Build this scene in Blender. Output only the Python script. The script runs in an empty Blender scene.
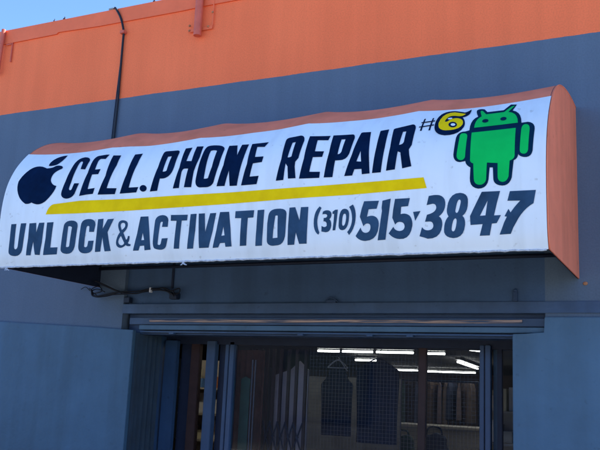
import bpy, bmesh, math, random
from mathutils import Vector, Matrix
from mathutils.geometry import delaunay_2d_cdt
R=math.radians
C=bpy.context.scene.collection
sc=bpy.context.scene
# ---------------------------------------------------------------- camera
cam=bpy.data.cameras.new('camera'); co=bpy.data.objects.new('camera',cam); C.objects.link(co)
cam.lens=50.1148; cam.sensor_width=36; cam.clip_end=500; cam.clip_start=.05
rx,ux,fx=(0.90032571,0.43295085,0.04435288),(0.04653522,-0.19709107,0.97928014),(-0.43272172,0.87960711,0.19759362)
m=Matrix(((rx[0],ux[0],-fx[0],0),(rx[1],ux[1],-fx[1],-5.6),(rx[2],ux[2],-fx[2],1.6),(0,0,0,1)))
co.matrix_world=m
sc.camera=co
# ---------------------------------------------------------------- sky and sun
SUN_EL,SUN_AZ=40.0,46.0        # azimuth clockwise from +Y (behind the shop)
w=bpy.data.worlds.new('World'); sc.world=w; w.use_nodes=True
nt=w.node_tree; bg=nt.nodes['Background']; sky=nt.nodes.new('ShaderNodeTexSky')
sky.sky_type='NISHITA'; sky.sun_disc=False; sky.sun_elevation=R(SUN_EL); sky.sun_rotation=R(SUN_AZ)
sky.air_density=0.7; sky.dust_density=0.0; sky.ozone_density=6.5; sky.altitude=50
nt.links.new(sky.outputs[0],bg.inputs[0]); bg.inputs[1].default_value=.087
sl=bpy.data.lights.new('sun','SUN'); sl.energy=5.0; sl.angle=R(.5); sl.color=(1,.97,.93)
so=bpy.data.objects.new('sun',sl); C.objects.link(so)
sd=Vector((math.sin(R(SUN_AZ))*math.cos(R(SUN_EL)),math.cos(R(SUN_AZ))*math.cos(R(SUN_EL)),math.sin(R(SUN_EL))))
so.rotation_euler=sd.to_track_quat('Z','Y').to_euler(); so.location=(8,10,12)
sc.view_settings.view_transform='Standard'; sc.view_settings.look='None'; sc.view_settings.gamma=1
sc.view_settings.exposure=2.27
sc.render.engine='CYCLES'
random.seed(7)
# ---------------------------------------------------------------- helpers
def mat(name,col,rough=.6,noise=0,nscale=8,bump=0,bscale=60,metal=0,spec=.3,emit=None,es=0,col2=None,stain=0):
    M=bpy.data.materials.new(name); M.use_nodes=True; n=M.node_tree; b=n.nodes['Principled BSDF']
    b.inputs['Base Color'].default_value=(*col,1); b.inputs['Roughness'].default_value=rough
    b.inputs['Metallic'].default_value=metal; b.inputs['Specular IOR Level'].default_value=spec
    tc=n.nodes.new('ShaderNodeTexCoord')
    if noise:
        t=n.nodes.new('ShaderNodeTexNoise'); t.inputs['Scale'].default_value=nscale; t.inputs['Detail'].default_value=7; t.inputs['Roughness'].default_value=.62
        n.links.new(tc.outputs['Object'],t.inputs['Vector'])
        r=n.nodes.new('ShaderNodeValToRGB'); r.color_ramp.elements[0].position=.3; r.color_ramp.elements[1].position=.7
        c2=col2 or tuple(c*(1-noise) for c in col)
        r.color_ramp.elements[0].color=(*c2,1); r.color_ramp.elements[1].color=(*tuple(min(1,c*(1+noise*.5)) for c in col),1)
        n.links.new(t.outputs[0],r.inputs[0]); n.links.new(r.outputs[0],b.inputs['Base Color'])
    if stain:
        src=b.inputs['Base Color'].links[0].from_socket
        for sv,s_,p0,p1,k in (((3.5,3.5,.22),1.7,.34,.56,1.0),((1,1,1),19,.25,.34,1.4),((1,1,1),.9,.35,.62,.8)):
            mp=n.nodes.new('ShaderNodeMapping'); mp.inputs['Scale'].default_value=sv; n.links.new(tc.outputs['Object'],mp.inputs[0])
            t=n.nodes.new('ShaderNodeTexNoise'); t.inputs['Scale'].default_value=s_; t.inputs['Detail'].default_value=6; n.links.new(mp.outputs[0],t.inputs[0])
            r=n.nodes.new('ShaderNodeValToRGB'); r.color_ramp.elements[0].position=p0; r.color_ramp.elements[1].position=p1; v=1-stain*k; r.color_ramp.elements[0].color=(v,v*.99,v*.97,1); r.color_ramp.elements[1].color=(1,1,1,1); n.links.new(t.outputs[0],r.inputs[0])
            x=n.nodes.new('ShaderNodeMix'); x.data_type='RGBA'; x.blend_type='MULTIPLY'; x.inputs[0].default_value=1; n.links.new(src,x.inputs[6]); n.links.new(r.outputs[0],x.inputs[7]); src=x.outputs[2]
        n.links.new(src,b.inputs['Base Color'])
    if bump:
        t=n.nodes.new('ShaderNodeTexNoise'); t.inputs['Scale'].default_value=bscale; t.inputs['Detail'].default_value=5
        n.links.new(tc.outputs['Object'],t.inputs['Vector'])
        bp=n.nodes.new('ShaderNodeBump'); bp.inputs['Strength'].default_value=bump; bp.inputs['Distance'].default_value=.01
        n.links.new(t.outputs[0],bp.inputs['Height']); n.links.new(bp.outputs[0],b.inputs['Normal'])
    if emit:
        b.inputs['Emission Color'].default_value=(*emit,1); b.inputs['Emission Strength'].default_value=es
    return M
def mesh(name,bm,m,parent=None,smooth=False,mats=None):
    me=bpy.data.meshes.new(name); bmesh.ops.recalc_face_normals(bm,faces=bm.faces) if not smooth=='keep' else None
    bm.to_mesh(me); bm.free(); o=bpy.data.objects.new(name,me); C.objects.link(o)
    for q in (mats or [m]): me.materials.append(q)
    if smooth:
        for p in me.polygons: p.use_smooth=True
    if parent: o.parent=parent; o.matrix_parent_inverse=Matrix.Translation(-Vector(parent.location)) if not parent.parent else Matrix.Translation(-Vector(parent.matrix_world.translation))
    return o
def tag(o,label=None,cat=None,group=None,kind=None):
    if label: o['label']=label
    if cat: o['category']=cat
    if group: o['group']=group
    if kind: o['kind']=kind
    return o
def thing(name,label,cat,loc=(0,0,0),group=None):
    o=bpy.data.objects.new(name,None); C.objects.link(o); o.location=loc; o.empty_display_size=.2
    return tag(o,label,cat,group)
def copy_tree(o,parent=None):
    c=o.copy(); C.objects.link(c)
    if parent is not None: c.parent=parent
    for ch in list(o.children): copy_tree(ch,c)
    return c
def box(bm,a,b,bev=0):
    x0,y0,z0=a; x1,y1,z1=b
    g=bmesh.ops.create_cube(bm,size=1)
    vs=g['verts']
    for v in vs: v.co=Vector(((x0+x1)/2+v.co.x*(x1-x0),(y0+y1)/2+v.co.y*(y1-y0),(z0+z1)/2+v.co.z*(z1-z0)))
    if bev:
        es=list({e for v in vs for e in v.link_edges}); bmesh.ops.bevel(bm,geom=es,offset=bev,segments=2,affect='EDGES')
    return bm
def prism(bm,pts,y0,y1):
    """outline in x,z between y0 (front) and y1"""
    f=[bm.verts.new((x,y0,z)) for x,z in pts]; k=[bm.verts.new((x,y1,z)) for x,z in pts]
    bm.faces.new(f); bm.faces.new(k[::-1]); n=len(pts)
    for i in range(n): bm.faces.new((f[i],k[i],k[(i+1)%n],f[(i+1)%n]))
    return bm
def spl(pts,n=6):
    P=[Vector(p) for p in pts]; out=[]
    for i in range(len(P)-1):
        a=P[max(i-1,0)];b=P[i];c=P[i+1];d=P[min(i+2,len(P)-1)]
        for k in range(n):
            t=k/n; out.append(.5*((2*b)+(c-a)*t+(2*a-5*b+4*c-d)*t*t+(3*b-a-3*c+d)*t**3))
    out.append(P[-1]); return out
def tube(bm,pts,r,n=8,caps=True):
    P=[Vector(p) for p in pts]; rings=[]; up=None
    for i,p in enumerate(P):
        t=(P[min(i+1,len(P)-1)]-P[max(i-1,0)]).normalized()
        if up is None: up=t.orthogonal().normalized()
        up=(up-t*up.dot(t)); up=up.normalized() if up.length>1e-6 else t.orthogonal().normalized()
        s=t.cross(up); rings.append([bm.verts.new(p+(up*math.cos(2*math.pi*k/n)+s*math.sin(2*math.pi*k/n))*r) for k in range(n)])
    for a,b in zip(rings,rings[1:]):
        for k in range(n): bm.faces.new((a[k],a[(k+1)%n],b[(k+1)%n],b[k]))
    if caps: bm.faces.new(rings[0][::-1]); bm.faces.new(rings[-1])
    return bm
NB=bmesh.new
PROF=[(-1.125,2.406),(-1.155,2.49),(-1.168,2.62),(-1.172,2.75),(-1.166,2.88),(-1.145,3.0),(-1.108,3.10),(-1.05,3.20),(-.955,3.315),(-.857,3.395),(-.745,3.457),(-.60,3.507),(-.45,3.538),(-.30,3.558),(-.15,3.568),(0.0,3.57)]
ACC=[0.0]
for a,b in zip(PROF,PROF[1:]): ACC.append(ACC[-1]+math.hypot(b[0]-a[0],b[1]-a[1]))
SLEN=ACC[-1]
RIBS=[-4.6245,-3.80,-3.05,-2.25,-1.51,-0.733]
def smooth(a,b,x):
    t=max(0,min(1,(x-a)/(b-a))); return t*t*(3-2*t)
def prof(s):
    s=max(0,min(SLEN,s)); i=0
    while i<len(ACC)-2 and s>ACC[i+1]: i+=1
    t=(s-ACC[i])/(ACC[i+1]-ACC[i]); P0=PROF[max(i-1,0)];P1=PROF[i];P2=PROF[i+1];P3=PROF[min(i+2,len(PROF)-1)]
    # catmull-rom
    o=[]
    for k in (0,1):
        m1=(P2[k]-P0[k])/2; m2=(P3[k]-P1[k])/2
        if i==0: m1=P2[k]-P1[k]
        if i+2>=len(PROF): m2=P2[k]-P1[k]
        t2=t*t;t3=t2*t
        o.append((2*t3-3*t2+1)*P1[k]+(t3-2*t2+t)*m1+(-2*t3+3*t2)*P2[k]+(t3-t2)*m2)
    return o
def surf(x,s,off=0.0):
    y,z=prof(s); y2,z2=prof(s+.004); y1,z1=prof(s-.004)
    ty,tz=y2-y1,z2-z1; L=math.hypot(ty,tz) or 1; ny,nz=-tz/L,ty/L   # outward (towards street / up)
    sag=0
    for a,b in zip(RIBS,RIBS[1:]):
        if a<=x<=b:
            t=(x-a)/(b-a); sag=math.sin(math.pi*t**.85)
    w=smooth(.35,1.2,s)*(1-.6*smooth(1.9,SLEN,s))
    d=off-.023*sag*w
    return (x,y+ny*d,z+nz*d)
LETTERS=[
('fruit',1,[[(-4.3166,0.7574),(-4.2973,0.7573),(-4.2808,0.7586),(-4.2671,0.7614),(-4.2563,0.7656),(-4.2484,0.7713),(-4.2406,0.7763),(-4.23,0.7786),(-4.2165,0.7782),(-4.2003,0.7749),(-4.1813,0.7689),(-4.1702,0.7605),(-4.1632,0.7529),(-4.16,0.7462),(-4.1607,0.7402),(-4.1652,0.7351),(-4.1826,0.7264),(-4.1966,0.7169),(-4.2073,0.7068),(-4.2148,0.6965),(-4.219,0.6854),(-4.221,0.6738),(-4.2214,0.6622),(-4.2204,0.6508),(-4.2179,0.6395),(-4.214,0.6285),(-4.2038,0.6136),(-4.1917,0.6016),(-4.1775,0.5909),(-4.1612,0.5828),(-4.1426,0.5772),(-4.1457,0.5559),(-4.1536,0.5348),(-4.1662,0.5136),(-4.1834,0.4922),(-4.2054,0.4697),(-4.2207,0.4589),(-4.2368,0.4511),(-4.2535,0.4461),(-4.2707,0.444),(-4.2885,0.4446),(-4.2993,0.4469),(-4.3102,0.4497),(-4.321,0.4531),(-4.3318,0.4572),(-4.3427,0.4618),(-4.3524,0.4575),(-4.363,0.4548),(-4.3745,0.4535),(-4.3868,0.4537),(-4.4,0.4554),(-4.4178,0.4659),(-4.4342,0.4772),(-4.4492,0.4889),(-4.4628,0.5012),(-4.4749,0.5143),(-4.4927,0.539),(-4.5067,0.5644),(-4.5171,0.5909),(-4.524,0.6169),(-4.5277,0.6435),(-4.5228,0.6668),(-4.5158,0.6898),(-4.5063,0.712),(-4.4942,0.7352),(-4.4795,0.758),(-4.4639,0.7733),(-4.4456,0.7835),(-4.4242,0.7884),(-4.3995,0.788),(-4.3715,0.7822),(-4.3587,0.7771),(-4.3468,0.772),(-4.3358,0.7671),(-4.3257,0.7622)]]),
('fruit',1,[[(-4.3142,0.7847),(-4.321,0.8044),(-4.3225,0.8227),(-4.3187,0.8439),(-4.3089,0.8633),(-4.2931,0.8809),(-4.2785,0.8891),(-4.2629,0.895),(-4.2461,0.8988),(-4.228,0.9002),(-4.2088,0.8993),(-4.2084,0.8716),(-4.2112,0.8468),(-4.2168,0.8238),(-4.2254,0.8078),(-4.2365,0.7938),(-4.2491,0.7877),(-4.2631,0.7838),(-4.2787,0.782),(-4.2957,0.7823)]]),
('cell',1,[[(-3.9285,0.7004),(-3.9302,0.7919),(-3.9384,0.8054),(-3.9502,0.8167),(-3.9652,0.8262),(-3.9835,0.835),(-4.0047,0.8409),(-4.0295,0.8372),(-4.0475,0.8255),(-4.0593,0.8099),(-4.0656,0.7883),(-4.0674,0.7608),(-4.0693,0.617),(-4.08,0.5309),(-4.0795,0.5126),(-4.074,0.4977),(-4.0632,0.486),(-4.0471,0.4772),(-4.0256,0.4713),(-4.0071,0.4716),(-3.9908,0.4749),(-3.9768,0.4813),(-3.9651,0.4903),(-3.9558,0.5023),(-3.9366,0.5815),(-3.9815,0.5854),(-3.992,0.5368),(-3.9973,0.5334),(-4.0024,0.5323),(-4.0074,0.5335),(-4.0123,0.537),(-4.0171,0.5428),(-4.0174,0.5489),(-4.0171,0.5575),(-4.0162,0.5685),(-4.0149,0.5823),(-4.0134,0.5992),(-4.0173,0.7309),(-4.019,0.7573),(-4.0188,0.7769),(-4.0158,0.7892),(-4.0095,0.794),(-3.9995,0.7913),(-3.9953,0.7879),(-3.9917,0.7837),(-3.9889,0.7787),(-3.9868,0.7728),(-3.9855,0.7662),(-3.975,0.7089)]]),
('cell',1,[[(-3.9102,0.4838),(-3.8879,0.6643),(-3.8976,0.7587),(-3.8983,0.7834),(-3.8966,0.8031),(-3.8916,0.8173),(-3.8828,0.8267),(-3.8698,0.8313),(-3.7746,0.8327),(-3.7856,0.7855),(-3.8271,0.7923),(-3.8344,0.7889),(-3.8391,0.7829),(-3.8415,0.7744),(-3.8415,0.7634),(-3.8395,0.7501),(-3.8329,0.6872),(-3.783,0.6873),(-3.7868,0.6428),(-3.8415,0.6451),(-3.8445,0.534),(-3.8405,0.5297),(-3.7834,0.5337),(-3.79,0.4913),(-3.8479,0.4897)]]),
('cell',1,[[(-3.7367,0.8208),(-3.6679,0.8168),(-3.6578,0.7133),(-3.6785,0.5253),(-3.5927,0.5195),(-3.5984,0.4769),(-3.7467,0.4833),(-3.7174,0.6221)]]),
('cell',1,[[(-3.5488,0.8163),(-3.4844,0.818),(-3.4793,0.7055),(-3.4899,0.5169),(-3.4095,0.5151),(-3.4193,0.4779),(-3.5574,0.4779),(-3.5382,0.6249)]]),
('cell',1,[[(-3.3379,0.5009),(-3.338,0.493),(-3.3417,0.4863),(-3.3484,0.4817),(-3.3574,0.4795),(-3.3676,0.4802),(-3.3777,0.4836),(-3.3866,0.4894),(-3.3932,0.4968),(-3.3967,0.5051),(-3.3967,0.5131),(-3.3933,0.52),(-3.3866,0.5248),(-3.3776,0.527),(-3.3674,0.5263),(-3.3571,0.5227),(-3.3481,0.5167),(-3.3414,0.5092)]]),
('phone',1,[[(-3.3069,0.4763),(-3.2876,0.6601),(-3.2963,0.7911),(-3.2961,0.7992),(-3.294,0.8053),(-3.2899,0.8095),(-3.2837,0.8118),(-3.2755,0.8121),(-3.1828,0.8051),(-3.1746,0.8022),(-3.168,0.7981),(-3.1629,0.7929),(-3.1595,0.7866),(-3.1577,0.7793),(-3.1518,0.6458),(-3.1539,0.6216),(-3.1597,0.6029),(-3.1686,0.5869),(-3.1804,0.5752),(-3.1949,0.5675),(-3.2045,0.5647),(-3.2143,0.5631),(-3.2242,0.5626),(-3.2343,0.5634),(-3.2445,0.5653),(-3.2483,0.4775)],[(-3.2405,0.7513),(-3.2094,0.7508),(-3.2059,0.6244),(-3.2089,0.6208),(-3.2135,0.6183),(-3.2197,0.6169),(-3.2274,0.6166),(-3.2368,0.6173)]]),
('phone',1,[[(-3.1241,0.4847),(-3.1059,0.6366),(-3.1209,0.8137),(-3.0659,0.8124),(-3.0659,0.686),(-3.0248,0.6824),(-3.0332,0.8195),(-2.9822,0.8191),(-2.9716,0.7112),(-2.9828,0.5977),(-2.9808,0.4837),(-3.0374,0.4874),(-3.0323,0.6212),(-3.0638,0.6238),(-3.0682,0.6219),(-3.0719,0.6187),(-3.0749,0.6141),(-3.0772,0.6083),(-3.0788,0.6013),(-3.0761,0.485)]]),
('phone',1,[[(-2.9491,0.8149),(-2.9387,0.8196),(-2.9252,0.8224),(-2.9084,0.8232),(-2.8884,0.822),(-2.8652,0.8187),(-2.8469,0.8138),(-2.8316,0.8069),(-2.8193,0.798),(-2.8101,0.7872),(-2.8041,0.7745),(-2.8014,0.6323),(-2.8145,0.5071),(-2.8199,0.4957),(-2.8278,0.4869),(-2.8381,0.4807),(-2.8507,0.4769),(-2.8657,0.4758),(-2.9145,0.4778),(-2.9274,0.4816),(-2.9378,0.4881),(-2.9459,0.4973),(-2.9517,0.5094),(-2.9552,0.5244),(-2.9557,0.6039),(-2.959,0.7462),(-2.9593,0.766),(-2.9587,0.7829),(-2.957,0.7967),(-2.9538,0.8073)],[(-2.9058,0.7684),(-2.9,0.7709),(-2.8935,0.7723),(-2.8864,0.7727),(-2.8785,0.7721),(-2.8699,0.7705),(-2.8578,0.7638),(-2.8515,0.6239),(-2.8624,0.5402),(-2.8653,0.5378),(-2.8699,0.5362),(-2.8762,0.5354),(-2.8843,0.5355),(-2.8941,0.5365),(-2.8957,0.5907),(-2.9067,0.7364)]]),
('phone',1,[[(-2.7876,0.4768),(-2.7662,0.6281),(-2.7807,0.8065),(-2.717,0.803),(-2.6855,0.7017),(-2.6832,0.8049),(-2.6298,0.8015),(-2.6285,0.6765),(-2.6369,0.4703),(-2.6896,0.4719),(-2.7139,0.5823),(-2.7278,0.4747)]]),
('phone',1,[[(-2.6057,0.4695),(-2.59,0.6197),(-2.6056,0.8011),(-2.4819,0.7989),(-2.4988,0.7552),(-2.5552,0.7641),(-2.5445,0.6712),(-2.4814,0.668),(-2.4821,0.6234),(-2.547,0.6195),(-2.552,0.5243),(-2.4868,0.5249),(-2.4943,0.47)]]),
('repair',1,[[(-2.3597,0.4826),(-2.3445,0.631),(-2.3541,0.7955),(-2.3527,0.8028),(-2.3493,0.8085),(-2.3438,0.8125),(-2.3361,0.8149),(-2.3264,0.8157),(-2.2593,0.8211),(-2.2465,0.8182),(-2.2364,0.8126),(-2.2281,0.8027),(-2.222,0.7886),(-2.2182,0.7704),(-2.2247,0.6268),(-2.2417,0.6017),(-2.2399,0.5665),(-2.2242,0.4891),(-2.2761,0.4901),(-2.29,0.571),(-2.3075,0.5963),(-2.3078,0.4836)],[(-2.2978,0.7623),(-2.2756,0.7645),(-2.2757,0.6436),(-2.2799,0.6412),(-2.2846,0.6394),(-2.29,0.6384),(-2.2959,0.6381),(-2.3024,0.6385)]]),
('repair',1,[[(-2.2005,0.4847),(-2.1865,0.6162),(-2.1917,0.8109),(-2.0489,0.8016),(-2.0537,0.7607),(-2.1273,0.7682),(-2.1219,0.6702),(-2.06,0.6643),(-2.0645,0.6215),(-2.1272,0.6253),(-2.1354,0.5239),(-2.0636,0.5184),(-2.0643,0.4797)]]),
('repair',1,[[(-2.0349,0.4801),(-2.0237,0.6562),(-2.0303,0.8035),(-1.9002,0.7963),(-1.8933,0.7937),(-1.8876,0.7882),(-1.8829,0.7798),(-1.8795,0.7686),(-1.8773,0.7546),(-1.8837,0.6581),(-1.8871,0.6287),(-1.8957,0.6083),(-1.9088,0.5945),(-1.9264,0.5872),(-1.9484,0.5868),(-1.973,0.5875),(-1.9772,0.4778)],[(-1.9646,0.7568),(-1.9373,0.7551),(-1.9419,0.6518),(-1.9438,0.6444),(-1.947,0.6387),(-1.9515,0.6347),(-1.9572,0.6324),(-1.9642,0.6317)]]),
('repair',1,[[(-1.9011,0.4788),(-1.8695,0.6159),(-1.845,0.8009),(-1.8422,0.803),(-1.838,0.8043),(-1.8326,0.8048),(-1.8257,0.8045),(-1.8176,0.8034),(-1.7803,0.7999),(-1.7613,0.6354),(-1.7398,0.4831),(-1.7888,0.4816),(-1.7939,0.5153),(-1.8396,0.5163),(-1.8497,0.4782)],[(-1.8151,0.6416),(-1.8019,0.5636),(-1.8318,0.5679)]]),
('repair',1,[[(-1.725,0.4839),(-1.7179,0.6588),(-1.718,0.7986),(-1.6638,0.8021),(-1.6627,0.6516),(-1.6704,0.4842)]]),
('repair',1,[[(-1.6386,0.4914),(-1.6285,0.6473),(-1.6328,0.7922),(-1.6322,0.7958),(-1.6302,0.7987),(-1.6269,0.801),(-1.6223,0.8026),(-1.6163,0.8036),(-1.5181,0.8173),(-1.5093,0.8148),(-1.5026,0.8104),(-1.4974,0.8027),(-1.4938,0.7916),(-1.4919,0.7771),(-1.4954,0.6469),(-1.5092,0.6178),(-1.5036,0.5811),(-1.485,0.5062),(-1.5397,0.4976),(-1.5597,0.6022),(-1.5772,0.611),(-1.5844,0.4948)],[(-1.5673,0.7622),(-1.547,0.7613),(-1.5478,0.6773),(-1.5497,0.67),(-1.5533,0.6643),(-1.5588,0.6601),(-1.5661,0.6576),(-1.5753,0.6565)]]),
('band',1,[[(-4.1904,0.3657),(-4.1831,0.3882),(-4.1737,0.4066),(-4.1621,0.4209),(-4.1481,0.431),(-4.1317,0.4368),(-3.8986,0.4476),(-3.4672,0.4352),(-3.1186,0.4338),(-2.6846,0.4279),(-2.3141,0.429),(-2.0772,0.4281),(-1.7359,0.4294),(-1.4093,0.4333),(-1.3887,0.3697),(-1.8461,0.36),(-2.1866,0.3611),(-2.6779,0.354),(-3.0551,0.3534),(-3.4563,0.3529),(-3.8847,0.358)]]),
('unlock',1,[[(-4.5074,0.3098),(-4.4591,0.3099),(-4.4666,0.1535),(-4.4663,0.1454),(-4.4648,0.1388),(-4.4621,0.1339),(-4.4582,0.1305),(-4.4531,0.1289),(-4.4463,0.1301),(-4.4407,0.1331),(-4.4362,0.1379),(-4.4329,0.1443),(-4.4308,0.1523),(-4.4154,0.3117),(-4.3646,0.3108),(-4.3847,0.1433),(-4.3899,0.1199),(-4.4,0.1007),(-4.4146,0.087),(-4.4334,0.0808),(-4.456,0.0791),(-4.4796,0.081),(-4.4975,0.085),(-4.5098,0.0919),(-4.5167,0.1033),(-4.5184,0.1168),(-4.5113,0.1994)]]),
('unlock',1,[[(-4.3525,0.081),(-4.3365,0.2002),(-4.334,0.3078),(-4.271,0.3087),(-4.2637,0.239),(-4.244,0.3073),(-4.1945,0.3073),(-4.2066,0.1663),(-4.2252,0.0796),(-4.2694,0.0828),(-4.2865,0.1764),(-4.3096,0.0799)]]),
('unlock',1,[[(-4.1938,0.0787),(-4.1742,0.194),(-4.1698,0.3061),(-4.1111,0.3063),(-4.1265,0.1305),(-4.0606,0.1297),(-4.0692,0.0799)]]),
('unlock',1,[[(-4.0334,0.1225),(-4.0226,0.2164),(-4.0135,0.2801),(-4.0073,0.2908),(-3.9978,0.2991),(-3.9851,0.305),(-3.9691,0.3085),(-3.9498,0.3096),(-3.9291,0.3071),(-3.9128,0.3019),(-3.9011,0.2941),(-3.8938,0.2837),(-3.891,0.2706),(-3.9044,0.1546),(-3.9094,0.1274),(-3.9198,0.1051),(-3.9353,0.0885),(-3.9555,0.0815),(-3.98,0.0799),(-4.0018,0.0825),(-4.0179,0.0873),(-4.0284,0.0961),(-4.0336,0.1082)],[(-3.9742,0.2684),(-3.9675,0.2703),(-3.9608,0.2706),(-3.954,0.2692),(-3.9472,0.2662),(-3.9403,0.2616),(-3.9574,0.1348),(-3.9609,0.1312),(-3.9656,0.1288),(-3.9715,0.1278),(-3.9785,0.1282),(-3.9867,0.1299),(-3.9816,0.1787)]]),
('unlock',1,[[(-3.7457,0.2209),(-3.7356,0.2707),(-3.7392,0.2855),(-3.7475,0.2971),(-3.7604,0.3055),(-3.7777,0.3106),(-3.7997,0.3126),(-3.8216,0.3114),(-3.8388,0.3064),(-3.8514,0.2977),(-3.8593,0.2853),(-3.8627,0.2692),(-3.8741,0.1677),(-3.877,0.1245),(-3.874,0.1082),(-3.867,0.0946),(-3.8558,0.0856),(-3.8403,0.0808),(-3.8203,0.0787),(-3.8014,0.0791),(-3.7852,0.0816),(-3.772,0.086),(-3.7616,0.0934),(-3.7544,0.1045),(-3.7439,0.1629),(-3.79,0.1632),(-3.7979,0.1291),(-3.8028,0.1244),(-3.808,0.1217),(-3.8136,0.1212),(-3.8195,0.1227),(-3.8257,0.1264),(-3.8221,0.1868),(-3.8127,0.252),(-3.8092,0.2594),(-3.805,0.2638),(-3.7999,0.2653),(-3.794,0.264),(-3.7873,0.2598),(-3.7874,0.2227)]]),
('unlock',1,[[(-3.7322,0.0845),(-3.7216,0.204),(-3.7159,0.3069),(-3.6703,0.3083),(-3.6718,0.2383),(-3.6334,0.3027),(-3.5812,0.3038),(-3.6285,0.2144),(-3.5977,0.0869),(-3.6501,0.0853),(-3.6702,0.1844),(-3.6865,0.0851)]]),
('amp',1,[[(-3.5055,0.2895),(-3.4894,0.287),(-3.4769,0.2825),(-3.4681,0.276),(-3.4629,0.2674),(-3.4614,0.2568),(-3.4626,0.2455),(-3.4667,0.2345),(-3.4735,0.224),(-3.483,0.2139),(-3.4953,0.2044),(-3.4708,0.1588),(-3.466,0.1607),(-3.4623,0.164),(-3.4595,0.1687),(-3.4577,0.1747),(-3.457,0.1822),(-3.4429,0.1816),(-3.4423,0.1711),(-3.4433,0.1615),(-3.4457,0.1527),(-3.4497,0.1447),(-3.4551,0.1374),(-3.4519,0.1343),(-3.4481,0.1319),(-3.4437,0.1303),(-3.4386,0.1295),(-3.433,0.1295),(-3.4329,0.1163),(-3.4434,0.1152),(-3.4527,0.1155),(-3.4606,0.117),(-3.4672,0.1197),(-3.4724,0.1237),(-3.4834,0.1162),(-3.494,0.1107),(-3.5041,0.1072),(-3.5137,0.1058),(-3.5228,0.1067),(-3.5354,0.1115),(-3.5446,0.1185),(-3.5506,0.1276),(-3.5533,0.1386),(-3.553,0.1515),(-3.5505,0.1637),(-3.5464,0.1755),(-3.5406,0.1869),(-3.5331,0.1981),(-3.524,0.2091),(-3.5303,0.2206),(-3.5352,0.2315),(-3.5388,0.2418),(-3.5408,0.2515),(-3.5415,0.2606),(-3.5399,0.2711),(-3.5355,0.2792),(-3.5283,0.285),(-3.5183,0.2885)],[(-3.5041,0.2719),(-3.5109,0.2706),(-3.516,0.2676),(-3.5192,0.263),(-3.5206,0.2567),(-3.5202,0.2487),(-3.5096,0.2229),(-3.4989,0.2295),(-3.4908,0.2359),(-3.4854,0.2422),(-3.4826,0.2483),(-3.4824,0.2542),(-3.4836,0.2607),(-3.4865,0.2658),(-3.4908,0.2693),(-3.4967,0.2714)],[(-3.5136,0.1844),(-3.5207,0.1777),(-3.5264,0.1706),(-3.5307,0.1633),(-3.5335,0.1555),(-3.535,0.1474),(-3.5329,0.1401),(-3.5293,0.1341),(-3.5243,0.1293),(-3.5177,0.1258),(-3.5095,0.1236),(-3.5029,0.124),(-3.4971,0.1257),(-3.4922,0.1287),(-3.4882,0.133),(-3.4851,0.1385)]]),
('activation',1,[[(-3.4137,0.0828),(-3.3807,0.1962),(-3.3601,0.3062),(-3.2969,0.3051),(-3.2813,0.1922),(-3.2712,0.0847),(-3.3202,0.0825),(-3.3218,0.1143),(-3.3563,0.1134),(-3.3685,0.0827)],[(-3.3357,0.1978),(-3.3224,0.1519),(-3.3457,0.1507)]]),
('activation',1,[[(-3.139,0.2276),(-3.1357,0.2733),(-3.1403,0.2854),(-3.1477,0.295),(-3.1578,0.3019),(-3.1706,0.3062),(-3.1862,0.3079),(-3.206,0.3058),(-3.2215,0.3),(-3.2327,0.2905),(-3.2396,0.2774),(-3.2423,0.2607),(-3.2515,0.1574),(-3.2528,0.1397),(-3.2524,0.1242),(-3.2504,0.1109),(-3.2466,0.0999),(-3.241,0.0916),(-3.2306,0.0875),(-3.2196,0.0849),(-3.2079,0.0832),(-3.1955,0.0822),(-3.1824,0.0821),(-3.1714,0.0842),(-3.1622,0.0875),(-3.1549,0.0934),(-3.1495,0.1017),(-3.1461,0.1113),(-3.1359,0.1564),(-3.182,0.1561),(-3.1898,0.124),(-3.1935,0.1181),(-3.1979,0.1147),(-3.2029,0.1139),(-3.2087,0.1156),(-3.2151,0.1199),(-3.2084,0.1825),(-3.1992,0.2516),(-3.1968,0.2575),(-3.1936,0.2615),(-3.1895,0.2634),(-3.1845,0.2633),(-3.1787,0.2612),(-3.1837,0.2296)]]),
('activation',1,[[(-3.1172,0.3048),(-2.9868,0.3),(-2.9903,0.2631),(-3.0314,0.2637),(-3.0476,0.0834),(-3.0888,0.0846),(-3.0711,0.2642),(-3.1171,0.2665)]]),
('activation',1,[[(-2.9649,0.3024),(-2.9194,0.3028),(-2.9246,0.1966),(-2.94,0.0814),(-2.9864,0.0804),(-2.9731,0.1921)]]),
('activation',1,[[(-2.9032,0.3026),(-2.8572,0.3023),(-2.8492,0.1817),(-2.8171,0.3001),(-2.7719,0.3005),(-2.7923,0.1911),(-2.8236,0.0826),(-2.8955,0.0825)]]),
('activation',1,[[(-2.7941,0.0803),(-2.7665,0.1884),(-2.7441,0.3041),(-2.6774,0.3026),(-2.6628,0.1969),(-2.6546,0.0842),(-2.6997,0.0833),(-2.7026,0.1095),(-2.7378,0.1087),(-2.753,0.0814)],[(-2.7146,0.209),(-2.7052,0.1569),(-2.7286,0.1546)]]),
('activation',1,[[(-2.6308,0.3035),(-2.4969,0.3029),(-2.501,0.2573),(-2.5404,0.2566),(-2.5496,0.0855),(-2.5954,0.0847),(-2.5878,0.257),(-2.6325,0.2593)]]),
('activation',1,[[(-2.4727,0.3016),(-2.4255,0.3023),(-2.4314,0.1869),(-2.4393,0.0821),(-2.4857,0.0813),(-2.4778,0.1889)]]),
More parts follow.
